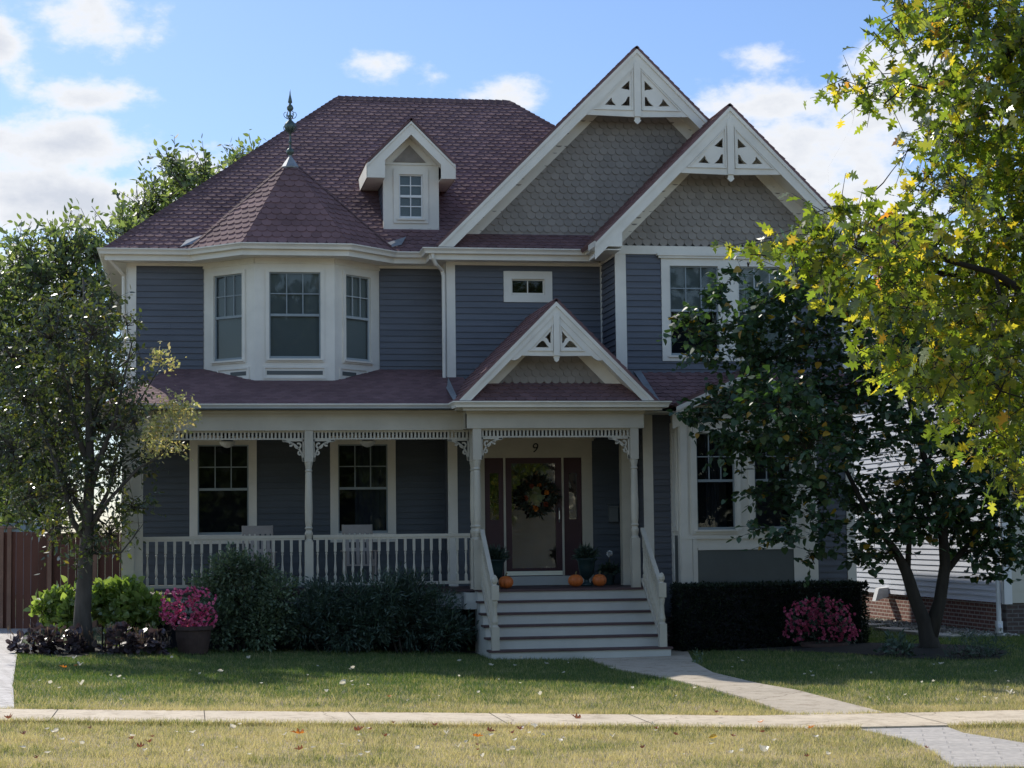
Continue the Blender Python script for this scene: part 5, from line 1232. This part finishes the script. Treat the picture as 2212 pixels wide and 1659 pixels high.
cp = V3(1932, 466, 41); mb = MB(); mb.box(cp.x-.42, cp.x+.42, 40.6, 41.3, 5.5, cp.z-.25); ch = mb.build('chimney', brickmat('chimney_brick', (.30, .12, .08), (.22, .09, .06), (.3, .27, .24), 1., .22, .075, .012, rot='front'), nh)
mb = MB(); mb.box(cp.x-.5, cp.x+.5, 40.52, 41.38, cp.z-.25, cp.z-.17); mb.box(cp.x-.3, cp.x+.3, 40.7, 41.2, cp.z-.17, cp.z-.06); mb.box(cp.x-.36, cp.x+.36, 40.64, 41.26, cp.z-.06, cp.z-.02); mb.build('chimney_cap', M['black'], ch)
vp = onX(1917, 1283, nx)
mb = MB(); mb.hexa([(nx-.02, vp.y-.12, vp.z-.05), (nx-.3, vp.y-.1, vp.z-.14), (nx-.3, vp.y+.1, vp.z-.14), (nx-.02, vp.y+.12, vp.z-.05)], [(nx-.02, vp.y-.12, vp.z+.14), (nx-.22, vp.y-.1, vp.z+.12), (nx-.22, vp.y+.1, vp.z+.12), (nx-.02, vp.y+.12, vp.z+.14)]); mb.build('vent_hood', M['white'], nh)
# gravel strip and flat stones along the neighbour's foot
poly = [(nx-1.0, ny0-.6), (nx+.02, ny0-.6), (nx+.02, ny1), (nx-.7, ny1)]
o = sheet('gravel_bed', poly, M['mulch'], .012, 1.)
n = 9000; x = nx-rng.uniform(0, .95, n); y = rng.uniform(ny0-.5, ny0+9, n); z = np.array([gz(a, b) for a, b in zip(x, y)])+.02
P = np.stack([x, y, z], 1); a = rng.uniform(0, 6.28, n); 
o = leaves('gravel', P, np.stack([np.cos(a), np.sin(a), 0*a+.3], 1), .055, ROUND, M['gravel'], None, .7, curl=.5, fold=.5); o['kind'] = 'stuff'
labs = ['pale flat stone slab beside the gravel nearest the street corner of the pale house', 'flat stone second from the corner of the pale house', 'flat stone third from the corner of the pale house, half behind the forked tree', 'long flat stone along the gravel left of the forked tree', 'farthest flat stone along the neighbouring wall']
for i, (dx_, dy_) in enumerate([(1.15, .1), (1.1, 1.3), (1.15, 2.6), (1.0, 4.3), (.95, 6.2)]):
    m = MB(); c = Vector((nx-dx_, ny0+dy_, 0)); pts = [(c.x+(.28+.06*math.sin(k*2.3+i))*math.cos(k*.785), c.y+(.5+.08*math.cos(k*1.7+i))*math.sin(k*.785)) for k in range(8)]
    zz = gz(c.x, c.y); m.hexa([(a, b, zz-.02) for a, b in pts], [(a, b, zz+.055) for a, b in pts]); o = m.build('flat_stone', M['stone']); tag(o, labs[i], 'stone', 'flat stones edging the gravel')
m = MB(); c = G(1800, 1424); pts = [(c.x+(.32+.05*math.sin(k*2.3))*math.cos(k*.785), c.y+.2*math.sin(k*.785)) for k in range(8)]; zz = gz(c.x, c.y)
m = MB(); c = G(1795, 1463); 
c = G(3*0+1795, 1424)
# distant house over the fence
dh = empty('distant_house', (-7.5, 60, .5), 'small far house with grey blue siding showing over the fence', 'house')
mb = MB(); x0, x1 = X(-160, 1130, 60), X(86, 1130, 60); mb.box(x0, x1, 60, 66, .3, Z(50, 1122, 60)+.6); mb.build('wall', plain('distant_siding', (.36, .40, .46), .7), dh)
mb = MB(); zt = Z(50, 1122, 60)+.6; mb.add([(x0-.3, 59.6, zt), (x1+.3, 59.6, zt), (x1+.3, 66.4, zt), (x0-.3, 66.4, zt), (x0-.3, 63, zt+2), (x1+.3, 63, zt+2)], [(0, 1, 5, 4), (2, 3, 4, 5), (0, 4, 3), (1, 2, 5)]); mb.build('roof', M['nroof'], dh)
mb = MB(); a, b = X(0, 1130, 59.9), X(36, 1130, 59.9); mb.box(a, b, 59.85, 59.99, Z(20, 1142, 60), Z(20, 1136, 60)); mb.box(a, b, 59.7, 59.85, Z(20, 1130, 60), Z(20, 1126, 60)); mb.build('porch_rail', M['fencepost'], dh)
# woods far behind
# ---------------------------------------------------------------- things on the porch
def lathe_thing(mb, prof, x, y, z, n=20): mb.lathe(prof, (x, y, z), n)
def pumpkin(px, py0, py1, Y, label, r=.115):
    x = X(px, py1, Y); z = floorz; h = .22
    t = empty('pumpkin', (x, Y, z), label, 'pumpkin', 'orange pumpkins on the porch')
    m = MB(); nn_ = 48; prof = [(math.sin(a), -math.cos(a)) for a in [math.pi*(i+.3)/13.6 for i in range(14)]]
    vs = []
    for i, (rr, zz_) in enumerate(prof):
        for k in range(nn_):
            a = 2*math.pi*k/nn_; f = (1-.10*abs(math.cos(4.5*a))**6*1.) ; dip = 1-.25*max(0, abs(zz_)-.75)
            vs.append((x+r*1.1*rr*f*math.cos(a), Y+r*1.1*rr*f*math.sin(a), z+h/2+(h/2)*zz_*dip))
    fs = [(i*nn_+k, i*nn_+(k+1) % nn_, (i+1)*nn_+(k+1) % nn_, (i+1)*nn_+k) for i in range(len(prof)-1) for k in range(nn_)]+[tuple(range(nn_))[::-1], tuple((len(prof)-1)*nn_+k for k in range(nn_))]
    m.add(vs, fs); m.build('pumpkin_body', M['pumpkin'], t, smooth=True)
    m = MB(); m.tube([(x, Y, z+h*.9), (x+.005, Y, z+h+.02), (x+.02, Y, z+h+.045)], [.016, .01, .012], 6); m.build('stem', M['stem'], t)
pumpkin(1093, 1233, 1267, 32.1, 'orange pumpkin left of the front door beside the stair railing')
pumpkin(1243.5, 1227, 1263, 32.4, 'orange pumpkin just right of the door, left of the dark urn', .118)
pumpkin(1295, 1226, 1262, 32.4, 'orange pumpkin right of the dark urn', .11)
def urn(px, Y, label, s=1.):
    x = X(px, 1230, Y); z = floorz
    t = empty('urn_planter', (x, Y, z), label, 'planter', 'dark urns beside the door')
    m = MB(); m.lathe([(.11*s, 0), (.11*s, .03), (.05*s, .06), (.04*s, .11), (.07*s, .14), (.12*s, .2), (.14*s, .32), (.15*s, .42), (.185*s, .455), (.185*s, .475), (.15*s, .475), (.14*s, .44)], (x, Y, z), 24); m.build('urn', M['urn'], t, smooth=True)
    n = 900; d = rng.normal(0, 1, (n, 3)); d[:, 2] = np.abs(d[:, 2])+.3; d /= np.linalg.norm(d, axis=1)[:, None]; P = np.array([x, Y, z+.45])+d*rng.uniform(.02, .2, (n, 1))
    leaves('foliage', P, d, .12, NEED, M['yew'], t, .3)
urn(1267, 33.1, 'dark green glazed urn with spiky plant right of the front door', 1.); urn(1070, 33.1, 'dark green glazed urn with bushy plant left of the door behind the railing', 1.)
# plant with white bloom
x = X(1316, 1200, 33.6); t = empty('potted_plant', (x, 33.6, floorz), 'small dark potted plant with one round white bloom by the porch wall', 'plant')
m = MB(); m.lathe([(.07, 0), (.1, .18), (.11, .18), (.11, .2), (.09, .2)], (x, 33.6, floorz), 16); m.build('pot', M['urn'], t)
m = MB(); m.tube([(x, 33.6, floorz+.18), (x+.01, 33.6, floorz+.35), (x, 33.58, Z(1316, 1200, 33.6))], .006, 5); m.build('stem', M['stem'], t)
d = rng.normal(0, 1, (160, 3)); d /= np.linalg.norm(d, axis=1)[:, None]; leaves('blossom', np.array([x, 33.57, Z(1316, 1196, 33.6)])+d*.03, d, .03, ROUND, M['white'], t, .2)
d = rng.normal(0, 1, (260, 3)); d[:, 2] = abs(d[:, 2]); leaves('foliage', np.array([x, 33.6, floorz+.2])+d*.06, d, .1, OVAL, M['yew'], t, .4)
# mailbox
a, b, c, d = H(1313, 1332, 1090, 1127, YM)
mbx = empty('mailbox', ((a+b)/2, YM-.06, c), 'small grey wall mounted mailbox right of the front door', 'mailbox')
m = MB(); m.box(a, b, YM-.13, YM-.02, c, d-.03); m.build('mailbox_body', M['urn'] if False else plain('mailbox_paint', (.14, .15, .15), .5), mbx); m = MB(); m.hexa([(a-.01, YM-.15, d-.05), (b+.01, YM-.15, d-.05), (b+.01, YM-.02, d-.01), (a-.01, YM-.02, d-.01)], [(a-.01, YM-.145, d-.03), (b+.01, YM-.145, d-.03), (b+.01, YM-.02, d+.02), (a-.01, YM-.02, d+.02)]); m.build('lid', bpy.data.materials['mailbox_paint'], mbx)
# wreath on the door
cx_, cz_ = X(1158, 1075, YM), Z(1158, 1072, YM); yw_ = YM-.03
wr = empty('door_wreath', (cx_, yw_, cz_), 'leafy autumn wreath with orange flowers hung on the front door', 'wreath')
m = MB(); m.tube([(cx_+.24*math.cos(a), yw_-.03, cz_+.24*math.sin(a)) for a in [i*math.pi/12 for i in range(25)]], .03, 6); m.build('wreath_ring', M['bark_dark'], wr)
n = 1000; a = rng.uniform(0, 6.28, n); P = np.stack([cx_+np.cos(a)*(.25+rng.normal(0, .05, n)), yw_-.04-rng.uniform(0, .05, n), cz_+np.sin(a)*(.25+rng.normal(0, .05, n))], 1); D = np.stack([np.cos(a), -0*a-.5, np.sin(a)], 1)
leaves('wreath_leaves', P, D, .08, OVAL, leafmat('wreath_leaf', [(0, (.015, .02, .012)), (.8, (.04, .05, .03)), (1, (.12, .05, .02))], .1, .5), wr, .1)
for k, (dx_, dz_, r, mt) in enumerate([(-.03, -.21, .05, 'o'), (.15, -.15, .04, 'r'), (.17, .06, .04, 'o'), (-.1, .18, .035, 'r'), (-.2, -.03, .035, 'r'), (.04, .2, .03, 'o')]):
    d = rng.normal(0, 1, (40, 3)); d[:, 1] = -abs(d[:, 1]); d /= np.linalg.norm(d, axis=1)[:, None]
    if k == 0: M['fo'] = plain('orange_petals', (.50, .16, .02), .7); M['fr'] = plain('rust_petals', (.22, .05, .02), .7)
    leaves('wreath_flower', np.array([cx_+dx_, yw_-.09, cz_+dz_])+d*.012, d, r, ROUND, M['fo' if mt == 'o' else 'fr'], wr, .1)
# ceiling fans
def fan(px, label, ph):
    Y = 33.5; x = X(px, 955, Y); zt = bz1+.03
    t = empty('ceiling_fan', (x, Y, zt), label, 'ceiling fan', 'ceiling fans under the porch ceiling')
    zb_ = Z(px, 957, Y)
    m = MB(); m.lathe([(.06, 0), (.06, -.03), (.015, -.05), (.015, -.3), (.10, -.32), (.12, -.36), (.12, -.42), (.08, -.45)], (x, Y, zt), 20); m.build('motor', M['black'], t)
    m = MB(); m.lathe([(.135, 0), (.13, -.03), (.10, -.07), (.05, -.10), (.01, -.11)], (x, Y, zt-.45), 20); m.build('light_bowl', M['white'], t, smooth=True)
    for k in range(5):
        a = ph+k*2*math.pi/5; m = MB(); u = Vector((math.cos(a), math.sin(a), 0)); w = Vector((-u.y, u.x, .18)); c0 = Vector((x, Y, zt-.38))
        m.hexa([c0+u*.14-w*.04, c0+u*.62-w*.07, c0+u*.62+w*.07, c0+u*.14+w*.04], [c0+u*.14-w*.04+Vector((0, 0, .01)), c0+u*.62-w*.07+Vector((0, 0, .01)), c0+u*.62+w*.07+Vector((0, 0, .01)), c0+u*.14+w*.04+Vector((0, 0, .01))]); m.build('fan_blade', M['trim'], t)
fan(491, 'ceiling fan with white light bowl above the left porch window', .15); fan(794, 'ceiling fan with white light bowl above the right porch window', .35)
# rocking chairs
def rocker(px, label):
    Y = 33.5; x = X(px, 1180, Y); z = floorz
    t = empty('rocking_chair', (x, Y, z), label, 'rocking chair', 'rocking chairs on the porch')
    w = .24; sz = .42
    def slab_(nm, pts, th=.02, mat='chair'):
        m = MB(); n_ = Vector((0, 0, th)) ; m.hexa(pts, [Vector(p)+Vector((0, th*.6, th*.6)) for p in pts]); m.build(nm, M[mat], t)
    # seat, back leaning away, arms, legs, rockers
    m = MB(); m.box(x-w, x+w, Y-.26, Y+.22, z+sz-.025, z+sz); m.build('seat', M['chair'], t)
    b0, b1 = Vector((0, Y+.2, z+sz)), Vector((0, Y+.42, z+1.10))
    m = MB()
    for sx in (-1, 1): m.tube([(x+sx*w, b0.y, z+sz-.1), (x+sx*(w+.01), b1.y, b1.z)], .02, 6)
    for k in range(5):
        xx = x-w+.06+k*(2*w-.12)/4; m.hexa([(xx-.03, b0.y-.01, b0.z), (xx+.03, b0.y-.01, b0.z), (xx+.03, b0.y+.01, b0.z), (xx-.03, b0.y+.01, b0.z)], [(xx-.03, b1.y-.05, b1.z-.12), (xx+.03, b1.y-.05, b1.z-.12), (xx+.03, b1.y-.03, b1.z-.12), (xx-.03, b1.y-.03, b1.z-.12)])
    m.hexa([(x-w, b1.y-.06, b1.z-.14), (x+w, b1.y-.06, b1.z-.14), (x+w, b1.y-.03, b1.z-.14), (x-w, b1.y-.03, b1.z-.14)], [(x-w-.02, b1.y-.02, b1.z), (x+w+.02, b1.y-.02, b1.z), (x+w+.02, b1.y+.01, b1.z), (x-w-.02, b1.y+.01, b1.z)])
    m.hexa([(x-w, b0.y+.05, b0.z+.22), (x+w, b0.y+.05, b0.z+.22), (x+w, b0.y+.08, b0.z+.22), (x-w, b0.y+.08, b0.z+.22)], [(x-w, b0.y+.07, b0.z+.28), (x+w, b0.y+.07, b0.z+.28), (x+w, b0.y+.1, b0.z+.28), (x-w, b0.y+.1, b0.z+.28)])
    m.build('backrest', M['chair'], t)
    for sx in (-1, 1):
        m = MB(); m.box(x+sx*(w+.03)-.035, x+sx*(w+.03)+.035, Y-.3, Y+.3, z+.64, z+.66); m.build('armrest', M['chair'], t)
        for yy, zt in ((Y-.24, .64), (Y+.2, .5)): m = MB(); m.tube([(x+sx*(w+.01), yy, z+.05), (x+sx*(w+.02), yy, z+zt)], .019, 6); m.build('leg', M['chair'], t)
        m = MB(); m.tube([(x+sx*(w+.01), Y-.42+.84*k/10, z+.025+.10*(k/5-1)**2) for k in range(11)], .02, 6); m.build('rocker', M['chair'], t)
rocker(558, 'wooden rocking chair beside the left porch window'); rocker(776, 'wooden rocking chair before the right porch window')
# ---------------------------------------------------------------- fallen leaves
one = lambda n_, c: leafmat(n_, [(0, tuple(x*.85 for x in c)), (1, c)], .45, .45, (1.1, 1.05, .95))
M['fl_pale'] = one('dry_pale_leaf', (.80, .77, .68)); M['fl_orange'] = one('orange_leaf', (.75, .26, .03)); M['fl_brown'] = one('brown_leaf', (.26, .10, .06)); M['fl_yellow'] = one('yellow_leaf', (.72, .48, .07))
def leafmesh(nm, shape, mat, s, curl):
    V = []; n_ = len(shape)
    vs = [(0, .45*s, .012)]+[(a*s, b*s, .006+curl*s*(abs(a)*1.4+((b-.45)**2)*1.2)) for a, b in shape]
    me = bpy.data.meshes.new(nm); me.from_pydata(vs, [], [(0, 1+i, 1+(i+1) % n_) for i in range(n_)]); me.materials.append(mat); return me
LM_ = {k: [leafmesh('fallen_leaf', sh, M['fl_'+k], s, c) for sh, s, c in v] for k, v in dict(pale=[(OVAL, .085, .9), (HEART, .07, .6), (ROUND, .075, 1.0)], orange=[(OAK, .15, .5)], brown=[(OAK, .13, .8)], yellow=[(HEART, .09, .6), (OAK, .12, .5)]).items()}
def fallen(p, kind, label, group, k=0, s=1.):
    o = bpy.data.objects.new('fallen_leaf', LM_[kind][k % len(LM_[kind])]); col.objects.link(o)
    o.location = (p[0], p[1], gz(p[0], p[1])+.06+.01*random.random()); o.rotation_euler = (random.uniform(-.3, .3), random.uniform(-.3, .3), random.uniform(0, 6.28)); o.scale = (s, s, s)
    tag(o, label, 'leaf', group)
SP = [((660, 1603), 'orange', 'largest bright orange fallen leaf on the grass nearest the camera', 1.), ((765, 1600), 'brown', 'dark red brown fallen leaf right of the bright orange one', .9), ((145, 1455), 'orange', 'orange fallen leaf on the lawn in front of the lawn tree', .8),
      ((168, 1447), 'orange', 'smaller orange fallen leaf a step behind another, near the lawn tree', .5), ((1020, 1608), 'orange', 'orange fallen leaf on the near grass below the front walk', .8), ((1745, 1590), 'orange', 'orange leaf on the near grass left of the paver strip', .7),
      ((1640, 1577), 'orange', 'amber fallen leaf on the near grass just before the sidewalk', .6), ((25, 1570), 'brown', 'brown leaf at the far left of the near grass', .8), ((1255, 1572), 'brown', 'brown leaf at the front edge of the sidewalk', .9), ((840, 1520), 'orange', 'orange leaf at the lawn edge behind the sidewalk', .6),
      ((1548, 1612), 'yellow', 'yellow leaf on the near grass right of centre', .9), ((1545, 1555), 'brown', 'single leaf lying on the sidewalk at the foot of the front walk', .6)]
for p, k, l, s in SP: fallen(G(*p), k, l, None, 0, s)
random.seed(11)
zones = [('small pale dry leaf lying on the lawn behind the sidewalk', 'pale leaves scattered on the lawn', (60, 1600, 1430, 1530), 46), ('small pale dry leaf lying on the grass strip in front of the sidewalk', 'pale leaves scattered on the near grass strip', (10, 1950, 1575, 1655), 60), ('pale leaf on the shaded lawn right of the front walk', 'pale leaves on the right lawn', (1650, 2200, 1440, 1530), 22)]
for lab, grp, (a, b, c, d), n_ in zones:
    k = 0
    while k < n_:
        p = G(random.uniform(a, b), random.uniform(c, d))
        if inpoly([p.x], [p.y], [(q.x, q.y) for q in WALK])[0] or inpoly([p.x], [p.y], APR)[0] or inpoly([p.x], [p.y], swp)[0]: continue
        fallen(p, 'pale', lab, grp, k, random.choice([.45, .55, .6, .7, .8, 1.15])); k += 1
for i in range(26):
    p = G(random.uniform(20, 2000), random.uniform(1575, 1655)); 
    if inpoly([p.x], [p.y], APR)[0]: continue
    fallen(p, 'brown', 'small curled brown leaf among the near grass strip', 'brown leaves on the near grass strip', i, random.choice([.4, .5, .7]))
# ---------------------------------------------------------------- across the street, mirrored in the door glass
ah = empty('opposite_house', (15, -20, 0), 'cream sided house across the street mirrored in the front door glass', 'house')
AH = Loc((19.5, -19), (-1, 0)); mb = MB(); backing(mb, AH, 0, 7, 0, 5.5); siding(mb, AH, .2, 6.8, 0, 5.4, e=.26, t=.085); mb.build('wall', M['cream'], ah)
mb = MB(); mb.box(12.3, 12.6, -19.1, -18.96, 0, 5.4); mb.box(19.3, 19.6, -19.1, -18.96, 0, 5.4); mb.build('corner_board', M['fencepost'], ah)
mb = MB(); mb.prism([(12, 5.4), (20, 5.4), (16, 8.5)], -26, -18.6); mb.build('roof', M['nroof'], ah)
mb = MB(); mb.box(17.2, 18.4, -18.99, -18.95, 1, 2.6); mb.build('window', M['glass'], ah)
def rtree(label, x, y, h, r, n):
    t = empty('street_tree', (x, y, 0), label, 'tree', 'trees across the street'); m = MB(); m.tube([(x, y, -.1), (x+.1, y, h*.4), (x, y, h*.8)], [.25, .18, .08], 8); m.build('trunk', M['bark'], t)
    d = rng.normal(0, 1, (n, 3)); d /= np.linalg.norm(d, axis=1)[:, None]; P = np.array([x, y, h])+d*rng.uniform(.3, 1, (n, 1))*r*(1+.25*np.sin(d[:, :1]*7+d[:, 2:]*5)); leaves('crown', P, d, .6, OVAL, M['far_leaf'], t, .4)
for k_, (lab, x, y, h, r) in enumerate([('broad tree across the street mirrored in the door glass', 11.2, -15.5, 7.4, 4.6), ('tree across the street mirrored in the left porch window', -1.5, -17, 6.5, 4.6), ('tree across the street right of the cream house', 24, -17, 8, 5.2), ('tallest tree across the street mirrored in the bay windows', 4.8, -19, 8.5, 5.4), ('tree across the street at the far left', -10, -17, 7.5, 5.5), ('tree across the street at the far right', 33, -19, 8, 5.6), ('leafy tree behind the cream house across the street', 16.5, -31, 10, 6.5), ('second tree across the street on the far left', -20, -19, 8, 6), ('low bushy tree added across the street to darken the right porch window reflection', 6.4, -13, 3.4, 3.3), ('low bushy tree added across the street to darken the left porch window reflection', .6, -13, 3.4, 3.3)]): rtree(lab, x, y, h, r, 6500)  # low bushy pair added out of view to darken porch window reflections
bh = empty('opposite_house', (-4, -26, 0), 'brown brick house across the street mirrored in the porch windows', 'house')
mb = MB(); mb.box(-12, 5, -34, -25, 0, 6); mb.build('wall', M['brick_front'], bh); mb = MB(); mb.prism([(-12.5, 6), (5.5, 6), (2, 9.5), (-9, 9.5)], -34.5, -24.6); mb.build('roof', M['nroof'], bh)
# ---------------------------------------------------------------- light, sky, camera
SAZ, SEL = R_(-23), R_(40.5)       # sun behind the house, a little to the left
sd_ = Vector((math.sin(SAZ)*math.cos(SEL), math.cos(SAZ)*math.cos(SEL), math.sin(SEL)))
sun = bpy.data.lights.new('sun', 'SUN'); sun.energy = 5.0; sun.angle = R_(.53); sun.color = (1, .94, .84)
so = bpy.data.objects.new('sun', sun); col.objects.link(so); so.rotation_euler = sd_.to_track_quat('Z', 'Y').to_euler()
W = bpy.data.worlds.new('World'); scn.world = W; W.use_nodes = True; nt = W.node_tree; N = nt.nodes; N.clear()
def nn(ty, **kw):
    nd = N.new(ty)
    for k, v in kw.items():
        if k in nd.inputs.keys(): nd.inputs[k].default_value = v
        else: setattr(nd, k, v)
    return nd
def mth(op, a, b=None, c=None, clamp=False):
    m = nn('ShaderNodeMath', operation=op); m.use_clamp = clamp
    for i, v in enumerate((a, b, c)):
        if v is None: continue
        if isinstance(v, bpy.types.NodeSocket): nt.links.new(v, m.inputs[i])
        else: m.inputs[i].default_value = v
    return m.outputs[0]
sky = nn('ShaderNodeTexSky', sky_type='NISHITA'); sky.sun_disc = False; sky.sun_elevation = SEL; sky.sun_rotation = SAZ; sky.air_density = 1.0; sky.dust_density = .6; sky.ozone_density = 2.5
tc = nn('ShaderNodeTexCoord'); sp = nn('ShaderNodeSeparateXYZ'); nt.links.new(tc.outputs['Generated'], sp.inputs[0])
az = mth('ARCTAN2', sp.outputs[0], sp.outputs[1]); el = mth('ARCSINE', sp.outputs[2])
def noise3(scale, det, rough, off=0., st=(1, 1, 1.7)):
    mp = nn('ShaderNodeMapping'); mp.inputs['Location'].default_value = (off, off*.7, 0); mp.inputs['Scale'].default_value = st; nt.links.new(tc.outputs['Generated'], mp.inputs[0])
    n = nn('ShaderNodeTexNoise', Scale=scale, Detail=det, Roughness=rough); nt.links.new(mp.outputs[0], n.inputs['Vector']); return n.outputs[0]
n1 = noise3(13., 9, .6); n2 = noise3(40., 6, .6, 3.)
def blob(px, py, rx, ry, amp=1.):
    d = ray(px, py); d = d/np.linalg.norm(d); a = math.atan2(d[0], d[1]); e = math.asin(d[2])
    u = mth('MULTIPLY', mth('SUBTRACT', az, a), FPX/rx); v = mth('MULTIPLY', mth('SUBTRACT', el, e), FPX/ry)
    r = mth('SQRT', mth('ADD', mth('MULTIPLY', u, u), mth('MULTIPLY', v, v)))
    return mth('MULTIPLY', mth('SUBTRACT', 1., r), amp)
BL_ = [(100, 310, 290, 75, 1.15), (150, 430, 310, 85, 1.2), (440, 370, 180, 75, 1.15), (-10, 90, 80, 120, .8), (40, 570, 200, 100, 1.0), (1800, 310, 430, 150, 1.35), (1980, 240, 330, 140, 1.3), (1660, 235, 260, 75, 1.05), (1900, 420, 290, 85, 1.1), (1670, 130, 90, 38, .6), (1090, 185, 95, 40, .45), (815, 135, 55, 28, .42), (200, 215, 110, 35, .6), (90, 20, 160, 45, .35), (940, 165, 40, 18, .35), (2300, 500, 300, 160, .9), (-340, 300, 280, 130, .9), (2700, 250, 300, 200, .9)]
acc = None
for b in BL_:
    o_ = blob(*b); acc = o_ if acc is None else mth('MAXIMUM', acc, o_)
acc = mth('MAXIMUM', acc, -.7)
# unseen broken cloud added outside the view, to neutralise the sky light
gen = mth('SUBTRACT', mth('MULTIPLY', noise3(2.6, 6, .55, 9.), 2.6), 1.55)
hid = mth('GREATER_THAN', mth('ABSOLUTE', mth('SUBTRACT', az, PSI)), .8)
acc = mth('MAXIMUM', acc, mth('SUBTRACT', mth('MULTIPLY', gen, hid), mth('SUBTRACT', 1., hid)))
den = mth('ADD', acc, mth('MULTIPLY', mth('SUBTRACT', n1, .5), 3.9)); den = mth('ADD', den, mth('MULTIPLY', mth('SUBTRACT', n2, .5), 1.1))
dn = nn('ShaderNodeMapRange', interpolation_type='SMOOTHSTEP'); nt.links.new(den, dn.inputs[0]); dn.inputs[1].default_value = .02; dn.inputs[2].default_value = .85
core = nn('ShaderNodeMapRange'); nt.links.new(den, core.inputs[0]); core.inputs[1].default_value = .5; core.inputs[2].default_value = 1.5
def mixr(f, a, b, mode='MIX'):
    m = nn('ShaderNodeMix', data_type='RGBA', blend_type=mode)
    for i, v in ((0, f), (6, a), (7, b)):
        if isinstance(v, bpy.types.NodeSocket): nt.links.new(v, m.inputs[i])
        elif i == 0: m.inputs[0].default_value = v
        else: m.inputs[i].default_value = (*v, 1)
    return m.outputs[2]
SK = .15
tint = mixr(1., sky.outputs[0], mixr(hid, (.64, .74, .92), (1.5, 1.46, 1.42)), 'MULTIPLY')  # sky and cloud outside the view brightened as added fill light
cloud = mixr(core.outputs[0], (6.5, 6.6, 6.8), (4.5, 4.8, 5.4))
cloud = mixr(1., cloud, mixr(hid, (1., 1., 1.), (1.5, 1.48, 1.45)), 'MULTIPLY')
fin_ = mixr(dn.outputs[0], tint, cloud)
bg = nn('ShaderNodeBackground'); bg.inputs[1].default_value = SK; nt.links.new(fin_, bg.inputs[0])
wo_ = nn('ShaderNodeOutputWorld'); nt.links.new(bg.outputs[0], wo_.inputs[0])
cam = bpy.data.cameras.new('camera'); co = bpy.data.objects.new('camera', cam); col.objects.link(co)
cam.sensor_width = 36; cam.lens = 36*FPX/2212; cam.clip_end = 3000; cam.clip_start = .1
mm = Matrix(((_r[0], _u[0], -_f[0], CAM[0]), (_r[1], _u[1], -_f[1], CAM[1]), (_r[2], _u[2], -_f[2], CAM[2]), (0, 0, 0, 1)))
co.matrix_world = mm
scn.camera = co
scn.view_settings.view_transform = 'Standard'; scn.view_settings.look = 'None'; scn.view_settings.exposure = 0
scn.cycles.use_denoising = True
